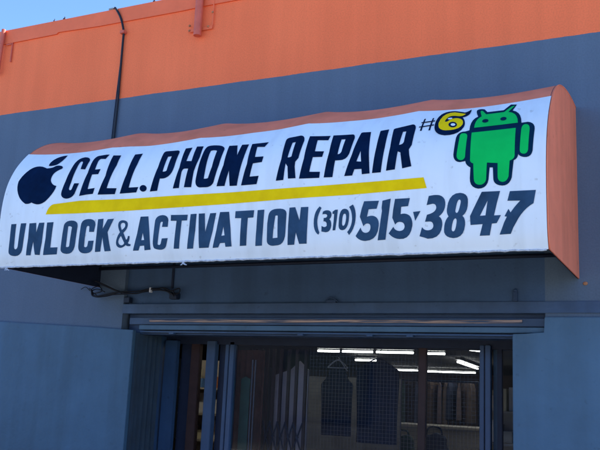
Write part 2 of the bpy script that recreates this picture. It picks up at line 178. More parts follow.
('activation',1,[[(-2.402,0.2165),(-2.3959,0.2627),(-2.3917,0.277),(-2.3838,0.2882),(-2.3723,0.2963),(-2.3571,0.3012),(-2.3383,0.3029),(-2.3145,0.3025),(-2.2959,0.2989),(-2.2825,0.2922),(-2.2742,0.2824),(-2.2711,0.2694),(-2.276,0.1605),(-2.279,0.1342),(-2.2859,0.1122),(-2.2965,0.0946),(-2.3107,0.0845),(-2.3283,0.0804),(-2.3651,0.0787),(-2.3807,0.081),(-2.3923,0.0856),(-2.4001,0.0936),(-2.404,0.106),(-2.4042,0.1206)],[(-2.3477,0.2602),(-2.3435,0.261),(-2.3397,0.2613),(-2.3363,0.2612),(-2.3334,0.2605),(-2.3308,0.2593),(-2.331,0.1815),(-2.3305,0.1277),(-2.3636,0.1257),(-2.3602,0.1702)]]),
('activation',1,[[(-2.2629,0.0795),(-2.2585,0.197),(-2.2521,0.3047),(-2.2131,0.3058),(-2.1819,0.2222),(-2.1749,0.3037),(-2.1249,0.3028),(-2.1294,0.1913),(-2.1352,0.0827),(-2.185,0.0832),(-2.2052,0.1545),(-2.2182,0.0798)]]),
('number',1,[[(-2.0499,0.3014),(-2.0377,0.291),(-2.0477,0.2724),(-2.0553,0.2546),(-2.0606,0.2374),(-2.0635,0.221),(-2.0639,0.2053),(-2.0625,0.191),(-2.0603,0.1781),(-2.0574,0.1665),(-2.0537,0.1559),(-2.0494,0.1465),(-2.0564,0.1343),(-2.067,0.1424),(-2.0754,0.153),(-2.0817,0.1662),(-2.0858,0.1818),(-2.0877,0.2002),(-2.0865,0.2266),(-2.0822,0.2502),(-2.0746,0.2705),(-2.0639,0.2876)]]),
('number',1,[[(-2.0311,0.2518),(-2.028,0.2677),(-2.021,0.2714),(-2.0136,0.2738),(-2.006,0.2749),(-1.9981,0.2748),(-1.9899,0.2734),(-1.9824,0.2693),(-1.9769,0.2642),(-1.9733,0.2579),(-1.9717,0.2506),(-1.9719,0.2422),(-1.9735,0.2363),(-1.9756,0.2312),(-1.9783,0.2268),(-1.9816,0.2233),(-1.9854,0.2205),(-1.9805,0.2157),(-1.9767,0.2095),(-1.9741,0.2019),(-1.9727,0.193),(-1.9726,0.1828),(-1.9757,0.1695),(-1.9809,0.1592),(-1.9882,0.1519),(-1.9976,0.1478),(-2.009,0.1467),(-2.0368,0.1522),(-2.0357,0.1844),(-2.028,0.1796),(-2.0209,0.177),(-2.0142,0.1767),(-2.008,0.1787),(-2.0023,0.1829),(-2.0025,0.1963),(-2.0045,0.2012),(-2.0076,0.205),(-2.0118,0.2077),(-2.0171,0.2093),(-2.0235,0.2097),(-2.0224,0.2301),(-2.0141,0.2298),(-2.0077,0.2311),(-2.0031,0.2338),(-2.0005,0.238),(-1.9996,0.2437),(-2.0021,0.2482),(-2.0065,0.2512),(-2.0127,0.2529),(-2.021,0.253)]]),
('number',1,[[(-1.9655,0.2644),(-1.9485,0.275),(-1.9313,0.2753),(-1.9372,0.2181),(-1.947,0.1557),(-1.9641,0.1552),(-1.9577,0.2065),(-1.9549,0.251),(-1.9652,0.2502)]]),
('number',1,[[(-1.8903,0.2782),(-1.8782,0.2762),(-1.869,0.2707),(-1.8627,0.2616),(-1.8594,0.2492),(-1.859,0.2332),(-1.8615,0.2049),(-1.8667,0.1833),(-1.8748,0.1678),(-1.8856,0.1579),(-1.8992,0.1537),(-1.91,0.1553),(-1.918,0.16),(-1.9233,0.1678),(-1.9257,0.1787),(-1.9253,0.1928),(-1.9235,0.223),(-1.9192,0.2471),(-1.9122,0.2643),(-1.9026,0.2747)],[(-1.8918,0.2476),(-1.8863,0.2483),(-1.8821,0.2461),(-1.8793,0.2409),(-1.8779,0.2327),(-1.8779,0.2215),(-1.88,0.2058),(-1.8829,0.1938),(-1.8864,0.1853),(-1.8908,0.1801),(-1.8959,0.1782),(-1.8994,0.1795),(-1.9019,0.183),(-1.9033,0.1887),(-1.9036,0.1967),(-1.9029,0.207),(-1.9019,0.2197),(-1.9003,0.2301),(-1.8981,0.2383),(-1.8953,0.2441)]]),
('number',1,[[(-1.8599,0.2874),(-1.8366,0.3007),(-1.8298,0.2898),(-1.8244,0.2774),(-1.8205,0.2634),(-1.8181,0.248),(-1.8172,0.231),(-1.8191,0.2047),(-1.8242,0.1814),(-1.8324,0.1606),(-1.844,0.1416),(-1.8588,0.1241),(-1.8707,0.1421),(-1.8601,0.1544),(-1.8518,0.1674),(-1.8456,0.1815),(-1.8417,0.1967),(-1.8399,0.2133),(-1.8409,0.2314),(-1.8433,0.2478),(-1.8473,0.2627),(-1.8529,0.2758)]]),
('number',1,[[(-1.7661,0.3154),(-1.6741,0.313),(-1.6877,0.2666),(-1.7372,0.2662),(-1.7467,0.2227),(-1.734,0.2261),(-1.7224,0.2275),(-1.7119,0.2269),(-1.7024,0.2244),(-1.6939,0.22),(-1.6858,0.2135),(-1.6797,0.205),(-1.6758,0.1946),(-1.6739,0.1824),(-1.6742,0.1682),(-1.6797,0.1394),(-1.691,0.1158),(-1.7078,0.0976),(-1.7303,0.0869),(-1.7581,0.0841),(-1.7731,0.0855),(-1.7867,0.0887),(-1.7987,0.0956),(-1.8092,0.1049),(-1.8182,0.1162),(-1.7864,0.1642),(-1.7829,0.1533),(-1.7779,0.1446),(-1.7713,0.1382),(-1.7631,0.1342),(-1.7534,0.1325),(-1.7437,0.1344),(-1.736,0.1382),(-1.7303,0.1441),(-1.7265,0.1518),(-1.7247,0.1615),(-1.7252,0.17),(-1.7276,0.1765),(-1.7319,0.1811),(-1.7383,0.1837),(-1.7466,0.1844),(-1.7517,0.1836),(-1.7564,0.1817),(-1.7608,0.1787),(-1.7648,0.1746),(-1.7684,0.1693),(-1.7914,0.225),(-1.7806,0.2717)]]),
('number',1,[[(-1.6524,0.3117),(-1.6018,0.3213),(-1.6125,0.2375),(-1.6348,0.0863),(-1.6824,0.0847),(-1.6676,0.1679),(-1.6548,0.2522),(-1.657,0.2711)]]),
('number',1,[[(-1.5759,0.3178),(-1.4869,0.3173),(-1.4972,0.2714),(-1.5386,0.2694),(-1.5417,0.2276),(-1.5293,0.2295),(-1.5177,0.2293),(-1.5069,0.2268),(-1.4969,0.2223),(-1.4876,0.2155),(-1.481,0.2062),(-1.4761,0.1959),(-1.473,0.1847),(-1.4716,0.1725),(-1.4721,0.1593),(-1.4795,0.1321),(-1.4911,0.1104),(-1.5068,0.0947),(-1.5264,0.087),(-1.5499,0.0866),(-1.5646,0.0884),(-1.5784,0.0935),(-1.5913,0.1013),(-1.6032,0.1114),(-1.6142,0.1234),(-1.5854,0.1596),(-1.5813,0.1515),(-1.5756,0.1449),(-1.5682,0.1398),(-1.5592,0.1362),(-1.5485,0.1342),(-1.5381,0.1354),(-1.5298,0.1384),(-1.5236,0.1433),(-1.5196,0.1499),(-1.5177,0.1584),(-1.5194,0.1674),(-1.5234,0.1746),(-1.5294,0.1799),(-1.5377,0.1832),(-1.5481,0.1847),(-1.5553,0.1838),(-1.5614,0.1819),(-1.5666,0.1788),(-1.5707,0.1747),(-1.5738,0.1696),(-1.5917,0.2087),(-1.5867,0.2547)]]),
('number',1,[[(-1.4675,0.2364),(-1.4236,0.2389),(-1.4551,0.1855)]]),
('number',1,[[(-1.3759,0.322),(-1.3625,0.3243),(-1.3496,0.3256),(-1.3373,0.3258),(-1.3254,0.3249),(-1.314,0.323),(-1.3009,0.3165),(-1.2909,0.3076),(-1.2841,0.2965),(-1.2805,0.283),(-1.2802,0.2673),(-1.2827,0.2512),(-1.2876,0.2368),(-1.295,0.2239),(-1.3049,0.2127),(-1.3172,0.2032),(-1.3096,0.1973),(-1.3039,0.1896),(-1.3001,0.1803),(-1.2982,0.1693),(-1.2981,0.1566),(-1.3043,0.1295),(-1.3161,0.1076),(-1.3334,0.0911),(-1.3562,0.0838),(-1.3844,0.0824),(-1.4315,0.0981),(-1.4154,0.1502),(-1.4104,0.1433),(-1.4044,0.1379),(-1.3973,0.134),(-1.389,0.1316),(-1.3797,0.1309),(-1.369,0.1325),(-1.3606,0.1358),(-1.3546,0.1409),(-1.3509,0.1476),(-1.3496,0.156),(-1.3511,0.1642),(-1.3541,0.1706),(-1.3587,0.175),(-1.365,0.1776),(-1.3728,0.1782),(-1.3977,0.1782),(-1.3862,0.2156),(-1.3678,0.2201),(-1.3532,0.226),(-1.3424,0.2332),(-1.3354,0.242),(-1.3323,0.2521),(-1.3331,0.2608),(-1.3357,0.2676),(-1.34,0.2725),(-1.3461,0.2755),(-1.3539,0.2764),(-1.388,0.2705)]]),
('number',1,[[(-1.1954,0.3288),(-1.1783,0.3246),(-1.1654,0.3167),(-1.1568,0.3053),(-1.1525,0.2903),(-1.1523,0.2718),(-1.1541,0.2517),(-1.1582,0.2344),(-1.1645,0.2199),(-1.1732,0.2083),(-1.1841,0.1995),(-1.1778,0.1927),(-1.1733,0.1844),(-1.1704,0.1747),(-1.1693,0.1635),(-1.1699,0.1508),(-1.175,0.1258),(-1.1844,0.1052),(-1.1981,0.0894),(-1.216,0.0826),(-1.238,0.0805),(-1.2582,0.084),(-1.2734,0.0903),(-1.2835,0.102),(-1.2887,0.1162),(-1.2888,0.1329),(-1.2871,0.1505),(-1.2836,0.1659),(-1.2783,0.1793),(-1.2712,0.1908),(-1.2623,0.2005),(-1.2665,0.2079),(-1.2695,0.2159),(-1.2712,0.2243),(-1.2718,0.2333),(-1.2711,0.2426),(-1.265,0.2749),(-1.2545,0.2997),(-1.2394,0.317),(-1.2197,0.3268)],[(-1.2002,0.2916),(-1.1965,0.2898),(-1.194,0.2866),(-1.1928,0.282),(-1.1929,0.2759),(-1.1942,0.2683),(-1.1984,0.2501),(-1.2026,0.2359),(-1.2068,0.2256),(-1.2109,0.2192),(-1.2151,0.2168),(-1.2188,0.2182),(-1.2215,0.2207),(-1.223,0.2241),(-1.2234,0.2285),(-1.2227,0.2339),(-1.2188,0.2543),(-1.2146,0.2703),(-1.2101,0.2818),(-1.2053,0.2889)],[(-1.2232,0.1883),(-1.2201,0.1868),(-1.218,0.1837),(-1.2168,0.1789),(-1.2167,0.1724),(-1.2175,0.1643),(-1.2204,0.148),(-1.2238,0.1352),(-1.2276,0.1258),(-1.2319,0.1202),(-1.2365,0.1184),(-1.2407,0.1195),(-1.2436,0.1222),(-1.2453,0.1265),(-1.2458,0.1324),(-1.245,0.1398),(-1.2419,0.1573),(-1.2382,0.1707),(-1.2339,0.1804),(-1.2289,0.1862)]]),
('number',1,[[(-1.0757,0.3268),(-0.9754,0.325),(-0.9915,0.2668),(-1.01,0.1933),(-0.9725,0.1932),(-0.9963,0.1528),(-1.0224,0.1512),(-1.036,0.0863),(-1.0908,0.0862),(-1.073,0.1507),(-1.1395,0.1491),(-1.1417,0.1959),(-1.1114,0.256)],[(-1.0437,0.2758),(-1.0564,0.1957),(-1.0868,0.1949)]]),
('number',1,[[(-0.9232,0.3205),(-0.7856,0.3184),(-0.799,0.2473),(-0.8166,0.2372),(-0.8334,0.2246),(-0.8494,0.2097),(-0.8646,0.1928),(-0.879,0.1738),(-0.9086,0.1249),(-0.9228,0.0891),(-0.9828,0.0879),(-0.9561,0.1554),(-0.9412,0.1834),(-0.9537,0.1856),(-0.9319,0.2242),(-0.9208,0.2046),(-0.9113,0.2172),(-0.9013,0.2297),(-0.8909,0.2419),(-0.88,0.2538),(-0.8687,0.2653),(-0.9369,0.2683)]]),
('six',1,[[(-1.4565,0.8695),(-1.4477,0.8711),(-1.453,0.7552),(-1.4634,0.7561)]]),
('six',1,[[(-1.4068,0.8734),(-1.3981,0.8749),(-1.4018,0.7552),(-1.4122,0.7562)]]),
('six',2,[[(-1.4669,0.8336),(-1.3876,0.8473),(-1.3868,0.8354),(-1.4663,0.8231)]]),
('six',2,[[(-1.4738,0.7933),(-1.3865,0.8071),(-1.386,0.7973),(-1.4734,0.7846)]]),
('six',1,[[(-1.2848,0.9384),(-1.2691,0.9326),(-1.255,0.927),(-1.2424,0.9216),(-1.2315,0.9163),(-1.2222,0.9113),(-1.2149,0.9132),(-1.208,0.9169),(-1.2014,0.9224),(-1.1951,0.9298),(-1.1892,0.9393),(-1.1865,0.9335),(-1.1852,0.9252),(-1.1852,0.9147),(-1.1866,0.9021),(-1.1894,0.8874),(-1.1944,0.8776),(-1.2005,0.8699),(-1.2077,0.8642),(-1.216,0.8605),(-1.2254,0.8588),(-1.2143,0.8355),(-1.2066,0.8144),(-1.2023,0.796),(-1.2013,0.7781),(-1.2036,0.7607),(-1.2148,0.7361),(-1.2309,0.7183),(-1.2518,0.7069),(-1.2776,0.7016),(-1.3081,0.7016),(-1.3306,0.7085),(-1.3489,0.7197),(-1.3631,0.7349),(-1.3732,0.7544),(-1.3794,0.7781),(-1.3818,0.8064),(-1.3815,0.8339),(-1.3783,0.8616),(-1.3718,0.8858),(-1.3622,0.9072),(-1.3512,0.9204),(-1.3381,0.9304),(-1.3226,0.937),(-1.3049,0.9398)]]),
('sixfill',2,[[(-1.2847,0.9216),(-1.2697,0.9157),(-1.2549,0.9098),(-1.2404,0.9038),(-1.2262,0.8977),(-1.2122,0.8916),(-1.2186,0.8824),(-1.2262,0.8762),(-1.2351,0.873),(-1.2453,0.8728),(-1.2569,0.8756),(-1.2735,0.8812),(-1.2878,0.883),(-1.2995,0.8812),(-1.3088,0.8757),(-1.3157,0.8666),(-1.3205,0.8563),(-1.3238,0.8468),(-1.3255,0.8382),(-1.3256,0.8305),(-1.3241,0.8238),(-1.3201,0.8227),(-1.3163,0.8226),(-1.3126,0.8235),(-1.3092,0.8259),(-1.306,0.8298),(-1.2984,0.8415),(-1.289,0.8494),(-1.2777,0.8536),(-1.2644,0.8542),(-1.2494,0.8511),(-1.2358,0.8424),(-1.2254,0.8306),(-1.2182,0.8174),(-1.2142,0.8033),(-1.2136,0.7868),(-1.2209,0.7682),(-1.234,0.7548),(-1.2528,0.7463),(-1.2773,0.7426),(-1.3076,0.7436),(-1.3262,0.7491),(-1.3406,0.7589),(-1.3511,0.7731),(-1.3577,0.7919),(-1.3606,0.8151),(-1.3566,0.8536),(-1.3473,0.884),(-1.3324,0.9056),(-1.3116,0.9185)]]),
('six',3,[[(-1.2468,0.7866),(-1.2469,0.7778),(-1.2502,0.7706),(-1.2561,0.7657),(-1.2641,0.7637),(-1.2729,0.7649),(-1.2817,0.7691),(-1.2894,0.7758),(-1.2952,0.7842),(-1.2982,0.7934),(-1.2982,0.8022),(-1.2951,0.8094),(-1.2893,0.8144),(-1.2814,0.8164),(-1.2725,0.8153),(-1.2634,0.8111),(-1.2556,0.8043),(-1.2497,0.7958)]]),
('sixwhite',4,[[(-1.2562,0.7869),(-1.2564,0.7829),(-1.2583,0.7796),(-1.2616,0.7774),(-1.266,0.7766),(-1.2709,0.7772),(-1.2758,0.7793),(-1.28,0.7825),(-1.283,0.7864),(-1.2845,0.7907),(-1.2844,0.7947),(-1.2825,0.798),(-1.2792,0.8003),(-1.2748,0.8011),(-1.2699,0.8004),(-1.265,0.7984),(-1.2608,0.7952),(-1.2577,0.7912)]]),
('sixglint',3,[[(-1.2858,0.8559),(-1.2859,0.8528),(-1.2876,0.85),(-1.2907,0.8475),(-1.2949,0.846),(-1.2995,0.8452),(-1.3042,0.8457),(-1.3083,0.847),(-1.3113,0.8491),(-1.3129,0.8519),(-1.3128,0.855),(-1.311,0.8578),(-1.308,0.8603),(-1.3038,0.8618),(-1.2992,0.8626),(-1.2944,0.8621),(-1.2904,0.8609),(-1.2874,0.8587)]]),
('robotline',1,[[(-1.1501,0.9241),(-1.1432,0.929),(-1.1355,0.9315),(-1.127,0.9314),(-1.1177,0.9288),(-1.1076,0.9237),(-1.0849,0.8879),(-0.9902,0.8859),(-0.9564,0.9394),(-0.921,0.9284),(-0.9314,0.8911),(-0.9377,0.8692),(-0.9173,0.8545),(-0.9007,0.8324),(-0.8879,0.8068),(-0.8792,0.777),(-0.8746,0.7418),(-0.8396,0.7434),(-0.825,0.7371),(-0.8135,0.7275),(-0.8052,0.7148),(-0.8,0.7),(-0.7979,0.6825),(-0.8032,0.5406),(-0.8075,0.5259),(-0.8142,0.5154),(-0.8235,0.5088),(-0.8352,0.5062),(-0.8494,0.5075),(-0.8588,0.5105),(-0.8666,0.5142),(-0.8727,0.5185),(-0.8772,0.5234),(-0.8799,0.529),(-0.8811,0.5185),(-0.8841,0.5098),(-0.8888,0.5029),(-0.8951,0.4975),(-0.9032,0.4938),(-0.9125,0.396),(-0.9187,0.3803),(-0.9269,0.3683),(-0.9373,0.3599),(-0.9497,0.3552),(-0.9642,0.3541),(-0.98,0.3574),(-0.9927,0.3628),(-1.0023,0.3703),(-1.0088,0.3799),(-1.0121,0.3915),(-1.0157,0.4609),(-1.0333,0.4624),(-1.0385,0.3934),(-1.0434,0.3753),(-1.0517,0.3615),(-1.0631,0.3519),(-1.0777,0.3467),(-1.0956,0.3459),(-1.1131,0.3515),(-1.1266,0.3608),(-1.136,0.3736),(-1.1413,0.39),(-1.1426,0.4101),(-1.1405,0.4714),(-1.1511,0.4786),(-1.1595,0.4861),(-1.1656,0.4942),(-1.1695,0.5028),(-1.1711,0.5122),(-1.2027,0.5081),(-1.2161,0.5117),(-1.2267,0.5183),(-1.2346,0.5282),(-1.2398,0.5414),(-1.2424,0.5583),(-1.2376,0.6766),(-1.2336,0.6934),(-1.2268,0.7059),(-1.2171,0.7148),(-1.2046,0.7194),(-1.189,0.7193),(-1.1667,0.7259),(-1.1675,0.7608),(-1.1648,0.7908),(-1.1584,0.8148),(-1.1479,0.835),(-1.133,0.8495),(-1.141,0.8707),(-1.1468,0.8886),(-1.1503,0.9035),(-1.1515,0.9154)]]),
('robot',2,[[(-1.1411,0.7433),(-1.1413,0.7707),(-1.1387,0.7945),(-1.133,0.8142),(-1.1241,0.831),(-1.1118,0.845),(-1.1273,0.9008),(-1.1244,0.9067),(-1.1206,0.9082),(-1.1158,0.9053),(-1.11,0.8981),(-1.1034,0.8868),(-1.0884,0.8627),(-0.9851,0.8626),(-0.9481,0.9129),(-0.9303,0.9167),(-0.9608,0.8582),(-0.9392,0.8466),(-0.9215,0.8273),(-0.9081,0.8054),(-0.899,0.7782),(-0.8944,0.7455)]]),
('robot',2,[[(-1.1502,0.7034),(-0.9024,0.7045),(-0.8987,0.5213),(-0.9003,0.5127),(-0.9038,0.5057),(-0.909,0.5003),(-0.916,0.4963),(-0.9248,0.4938),(-0.9297,0.4035),(-0.9338,0.3925),(-0.9393,0.3841),(-0.9462,0.3784),(-0.9545,0.3752),(-0.9642,0.3747),(-0.973,0.378),(-0.9798,0.3829),(-0.9847,0.3896),(-0.9876,0.3979),(-0.9887,0.4079),(-0.9899,0.4846),(-1.0492,0.4924),(-1.0517,0.3944),(-1.056,0.3834),(-1.0621,0.3752),(-1.07,0.3698),(-1.0797,0.3672),(-1.0913,0.3673),(-1.1009,0.3703),(-1.1087,0.3754),(-1.1144,0.3827),(-1.1182,0.3922),(-1.1201,0.4039),(-1.1251,0.494),(-1.1332,0.4973),(-1.1391,0.502),(-1.143,0.508),(-1.1448,0.5155),(-1.1445,0.5243)]]),
('robot',2,[[(-1.2057,0.7042),(-1.1941,0.7038),(-1.1849,0.7006),(-1.1783,0.6948),(-1.1742,0.6862),(-1.1726,0.6749),(-1.1742,0.5368),(-1.1772,0.5293),(-1.1814,0.5239),(-1.1866,0.5205),(-1.1931,0.519),(-1.2006,0.5195),(-1.2092,0.5232),(-1.2157,0.5286),(-1.2202,0.536),(-1.2226,0.5452),(-1.2229,0.5565),(-1.2173,0.6617),(-1.2174,0.6762),(-1.2163,0.6878),(-1.2141,0.6964),(-1.2105,0.7019)]]),
('robot',2,[[(-0.8514,0.7255),(-0.8427,0.7233),(-0.8357,0.7181),(-0.8304,0.7099),(-0.8268,0.6997),(-0.825,0.6867),(-0.8272,0.5478),(-0.8299,0.5388),(-0.8338,0.5322),(-0.8388,0.528),(-0.845,0.526),(-0.8523,0.5264),(-0.8597,0.5288),(-0.8654,0.5331),(-0.8694,0.5392),(-0.8716,0.5472),(-0.8721,0.5573),(-0.8708,0.6937),(-0.8694,0.7044),(-0.8667,0.7131),(-0.8628,0.7197),(-0.8577,0.7239)]]),
('robotline',3,[[(-1.0652,0.7961),(-1.0651,0.7904),(-1.067,0.7852),(-1.071,0.7812),(-1.0764,0.7788),(-1.0827,0.7785),(-1.089,0.78),(-1.0946,0.7833),(-1.0989,0.7882),(-1.1013,0.7938),(-1.1015,0.7995),(-1.0996,0.8048),(-1.0957,0.8088),(-1.0903,0.8112),(-1.084,0.8115),(-1.0776,0.8099),(-1.0719,0.8066),(-1.0676,0.8017)]]),
('robotline',3,[[(-0.9622,0.7953),(-0.9622,0.7897),(-0.9642,0.7847),(-0.9682,0.7809),(-0.9736,0.7786),(-0.9798,0.7784),(-0.986,0.78),(-0.9915,0.7833),(-0.9956,0.7882),(-0.9979,0.7937),(-0.998,0.7993),(-0.996,0.8044),(-0.992,0.8082),(-0.9867,0.8105),(-0.9805,0.8107),(-0.9742,0.809),(-0.9687,0.8056),(-0.9645,0.8008)]])]
# ---------------------------------------------------------------- materials
M={}
def paint_wall():
    """stucco wall: slate paint below, terracotta orange band above z=4.09, a few real stains and patches"""
    Mx=bpy.data.materials.new('wall_paint'); Mx.use_nodes=True; n=Mx.node_tree; L=n.links; b=n.nodes['Principled BSDF']
    b.inputs['Roughness'].default_value=.75; b.inputs['Specular IOR Level'].default_value=.25
    tc=n.nodes.new('ShaderNodeTexCoord'); sp=n.nodes.new('ShaderNodeSeparateXYZ'); L.new(tc.outputs['Object'],sp.inputs[0])
    def nz(scale,det=6,vec=None):
        t=n.nodes.new('ShaderNodeTexNoise'); t.inputs['Scale'].default_value=scale; t.inputs['Detail'].default_value=det; L.new(vec or tc.outputs['Object'],t.inputs['Vector']); return t.outputs[0]
    def mth(op,a,c):
        t=n.nodes.new('ShaderNodeMath'); t.operation=op
        for i,v in enumerate((a,c)):
            if isinstance(v,(int,float)): t.inputs[i].default_value=v
            else: L.new(v,t.inputs[i])
        return t.outputs[0]
    def ramp(f,p0,c0,p1,c1):
        t=n.nodes.new('ShaderNodeValToRGB'); t.color_ramp.elements[0].position=p0; t.color_ramp.elements[0].color=(*c0,1)
        t.color_ramp.elements[1].position=p1; t.color_ramp.elements[1].color=(*c1,1); L.new(f,t.inputs[0]); return t.outputs[0]
    def mix(f,a,c,mode='MIX'):
        t=n.nodes.new('ShaderNodeMix'); t.data_type='RGBA'; t.blend_type=mode
        if isinstance(f,(int,float)): t.inputs[0].default_value=f
        else: L.new(f,t.inputs[0])
        L.new(a,t.inputs[6]); L.new(c,t.inputs[7]); return t.outputs[2]
    slate=ramp(nz(1.3,8),.3,(.098,.144,.208),.7,(.114,.163,.230))
    org=ramp(nz(1.1,8),.3,(.94,.180,.066),.7,(1.0,.205,.078))
    wob=mth('ADD',mth('MULTIPLY',mth('SUBTRACT',nz(3),.5),.016),mth('MULTIPLY',mth('SUBTRACT',nz(26),.5),.006))
    z=mth('ADD',sp.outputs[2],wob)
    f=mth('GREATER_THAN',z,4.09)
    c=mix(f,slate,org)
    # vertical wash streaks running down from the parapet
    mp=n.nodes.new('ShaderNodeMapping'); mp.inputs['Scale'].default_value=(5,1,.35); L.new(tc.outputs['Object'],mp.inputs[0])
    st=ramp(nz(1.6,6,mp.outputs[0]),.35,(.9,.9,.9),.62,(1,1,1))
    c=mix(.6,c,st,'MULTIPLY')
    # fine speckle of dust caught by the stucco
    spk=ramp(nz(90,3),.30,(.9,.9,.9),.6,(1.04,1.04,1.04)); c=mix(.8,c,spk,'MULTIPLY')
    L.new(c,b.inputs['Base Color'])
    h=mth('ADD',mth('MULTIPLY',nz(70,4),.6),mth('MULTIPLY',nz(6,3),1.2))
    bp=n.nodes.new('ShaderNodeBump'); bp.inputs['Strength'].default_value=.35; bp.inputs['Distance'].default_value=.006
    L.new(h,bp.inputs['Height']); L.new(bp.outputs[0],b.inputs['Normal'])
    return Mx
M['wall']=paint_wall()
M['clad2']=mat('shaded_cladding_paint',(.066,.147,.240),.6,.15,2.2,.4,28,spec=.35,stain=.12)  # same paint as the right side, with the left side's shade in the colour
M['clad']=mat('cladding_paint',(.086,.175,.275),.6,.13,2.2,.4,28,spec=.35,stain=.12)
M['trim']=mat('trim_paint',(.062,.115,.21),.5,.16,5,.2,40,spec=.35,stain=.18)
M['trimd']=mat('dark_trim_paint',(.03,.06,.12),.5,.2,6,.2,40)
M['frame']=mat('blue_frame_paint',(.042,.098,.205),.4,.15,4,.1,60,spec=.45,stain=.2)
M['teal']=mat('teal_shutter_paint',(.022,.075,.14),.45,.3,5,.1,60,spec=.4)
M['browndoor']=mat('dark_brown_door_paint',(.050,.026,.024),.6,.3,8)
M['header']=mat('shaded_header_paint',(.066,.122,.225),.75,.12,3,.3,60,spec=.2,stain=.15)  # darker than the wall: the awning's shade is put into this colour
M['steel']=mat('dark_steel',(.012,.022,.05),.5,.2,9,.1,80)
M['cap']=mat('orange_flashing',(.86,.165,.065),.6,.10,4,.25,50)
M['orange_pipe']=mat('orange_painted_pipe',(.62,.13,.08),.45,.15,12,.1,80)
M['black']=mat('black_cable',(.01,.012,.02),.5)
M['rust']=mat('rusty_metal',(.42,.20,.10),.7,.5,30)
M['awn']=mat('faded_coral_awning_fabric',(.92,.25,.135),.75,.14,3,.25,140,spec=.2,stain=.13)
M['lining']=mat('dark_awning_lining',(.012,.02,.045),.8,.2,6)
M['bar']=mat('awning_frame_steel',(.015,.02,.04),.5,.2,20,.1,60)
M['vinyl']=mat('white_sign_vinyl',(.74,.87,.95),.5,.045,2.2,.12,25,spec=.35)
def vinyl():
    g=mat('white_sign_vinyl',(.74,.87,.95),.48,0,spec=.35); n=g.node_tree; L=n.links; b_=n.nodes['Principled BSDF']
    tc=n.nodes.new('ShaderNodeTexCoord')
    def nz(scale,sv=(1,1,1),det=6):
        mp=n.nodes.new('ShaderNodeMapping'); mp.inputs['Scale'].default_value=sv; L.new(tc.outputs['Object'],mp.inputs[0])
        t=n.nodes.new('ShaderNodeTexNoise'); t.inputs['Scale'].default_value=scale; t.inputs['Detail'].default_value=det; L.new(mp.outputs[0],t.inputs[0]); return t.outputs[0]
    def ramp(f,p0,c0,p1,c1):
        t=n.nodes.new('ShaderNodeValToRGB'); t.color_ramp.elements[0].position=p0; t.color_ramp.elements[0].color=(*c0,1)
        t.color_ramp.elements[1].position=p1; t.color_ramp.elements[1].color=(*c1,1); L.new(f,t.inputs[0]); return t.outputs[0]
    def mul(a,c):
        t=n.nodes.new('ShaderNodeMix'); t.data_type='RGBA'; t.blend_type='MULTIPLY'; t.inputs[0].default_value=1; L.new(a,t.inputs[6]); L.new(c,t.inputs[7]); return t.outputs[2]
    c=ramp(nz(1.4),.3,(.77,.85,.90),.7,(.85,.92,.95))
    c=mul(c,ramp(nz(4,(2.5,1,.25)),.33,(.90,.90,.89),.55,(1,1,1)))      # rain streaks
    c=mul(c,ramp(nz(26,det=4),.27,(.80,.79,.77),.34,(1,1,1)))           # scattered specks of dirt
    L.new(c,b_.inputs['Base Color'])
    bp=n.nodes.new('ShaderNodeBump'); bp.inputs['Strength'].default_value=.55; bp.inputs['Distance'].default_value=.02
    L.new(nz(3.2,(1.3,1,.5),3),bp.inputs['Height']); L.new(bp.outputs[0],b_.inputs['Normal']); return g
M['vinyl']=vinyl()
M['part']=mat('grey_partition_paint',(.26,.25,.24),.7,.3,4,stain=.2)
M['hem']=mat('frayed_hem',(.55,.62,.72),.8,.35,60,.4,200)
M['navy']=mat('navy_sign_paint',(.002,.014,.050),.85,.35,9,.15,60,spec=.04)
M['tealnavy']=mat('teal_navy_sign_paint',(.002,.026,.062),.85,.25,9,.1,60,spec=.04)
M['slate']=mat('slate_blue_sign_paint',(.034,.084,.160),.85,.34,6,.15,60,spec=.05)
M['yellow']=mat('yellow_sign_paint',(1.0,.66,.004),.8,.17,6,.1,60,spec=.08)
M['green']=mat('green_sign_paint',(.004,.56,.105),.8,.10,6,.1,60,spec=.06)
M['concrete']=mat('concrete_pavement',(.066,.068,.072),.85,.25,2,.4,30)
M['asphalt']=mat('concrete_roadway',(.235,.225,.205),.9,.3,1.5,.6,120)
M['kerb']=mat('kerb_concrete',(.36,.35,.32),.85,.25,3,.3,30)
M['roadpaint']=mat('yellow_road_paint',(.6,.42,.05),.7,.3,12)
M['earth']=mat('dry_ground',(.20,.17,.13),.95,.3,.5)
M['tile']=mat('shop_floor_tile',(.16,.15,.15),.5,.2,2)
M['shopwall']=mat('shop_wall_paint',(.16,.11,.10),.7,.2,2)
M['ceil']=mat('dark_ceiling',(.06,.06,.07),.8,.2,3)
M['lamp']=mat('fluorescent_tube',(1,1,1),.5,emit=(1,.95,.80),es=4.2)
M['lampbox']=mat('lamp_housing',(.3,.3,.3),.5)
M['wire']=mat('galvanised_wire',(.11,.115,.13),.4,metal=.3)
M['denim']=mat('dark_blue_knit',(.007,.020,.052),.85,.3,12,.5,160)
M['hang']=mat('white_plastic_hanger',(.7,.7,.72),.4)
M['brown']=mat('brown_curtain_cloth',(.34,.14,.10),.85,.35,6,.4,90)
M['grn']=mat('green_board',(.02,.085,.055),.6,.3,8)
M['pale']=mat('pale_wood_panel',(.60,.50,.48),.7,.25,3,.2,20)
M['bagblue']=mat('navy_bag_fabric',(.010,.022,.07),.8,.3,15,.4,80)
M['baggreen']=mat('dark_green_bag_fabric',(.010,.04,.04),.8,.3,15,.4,80)
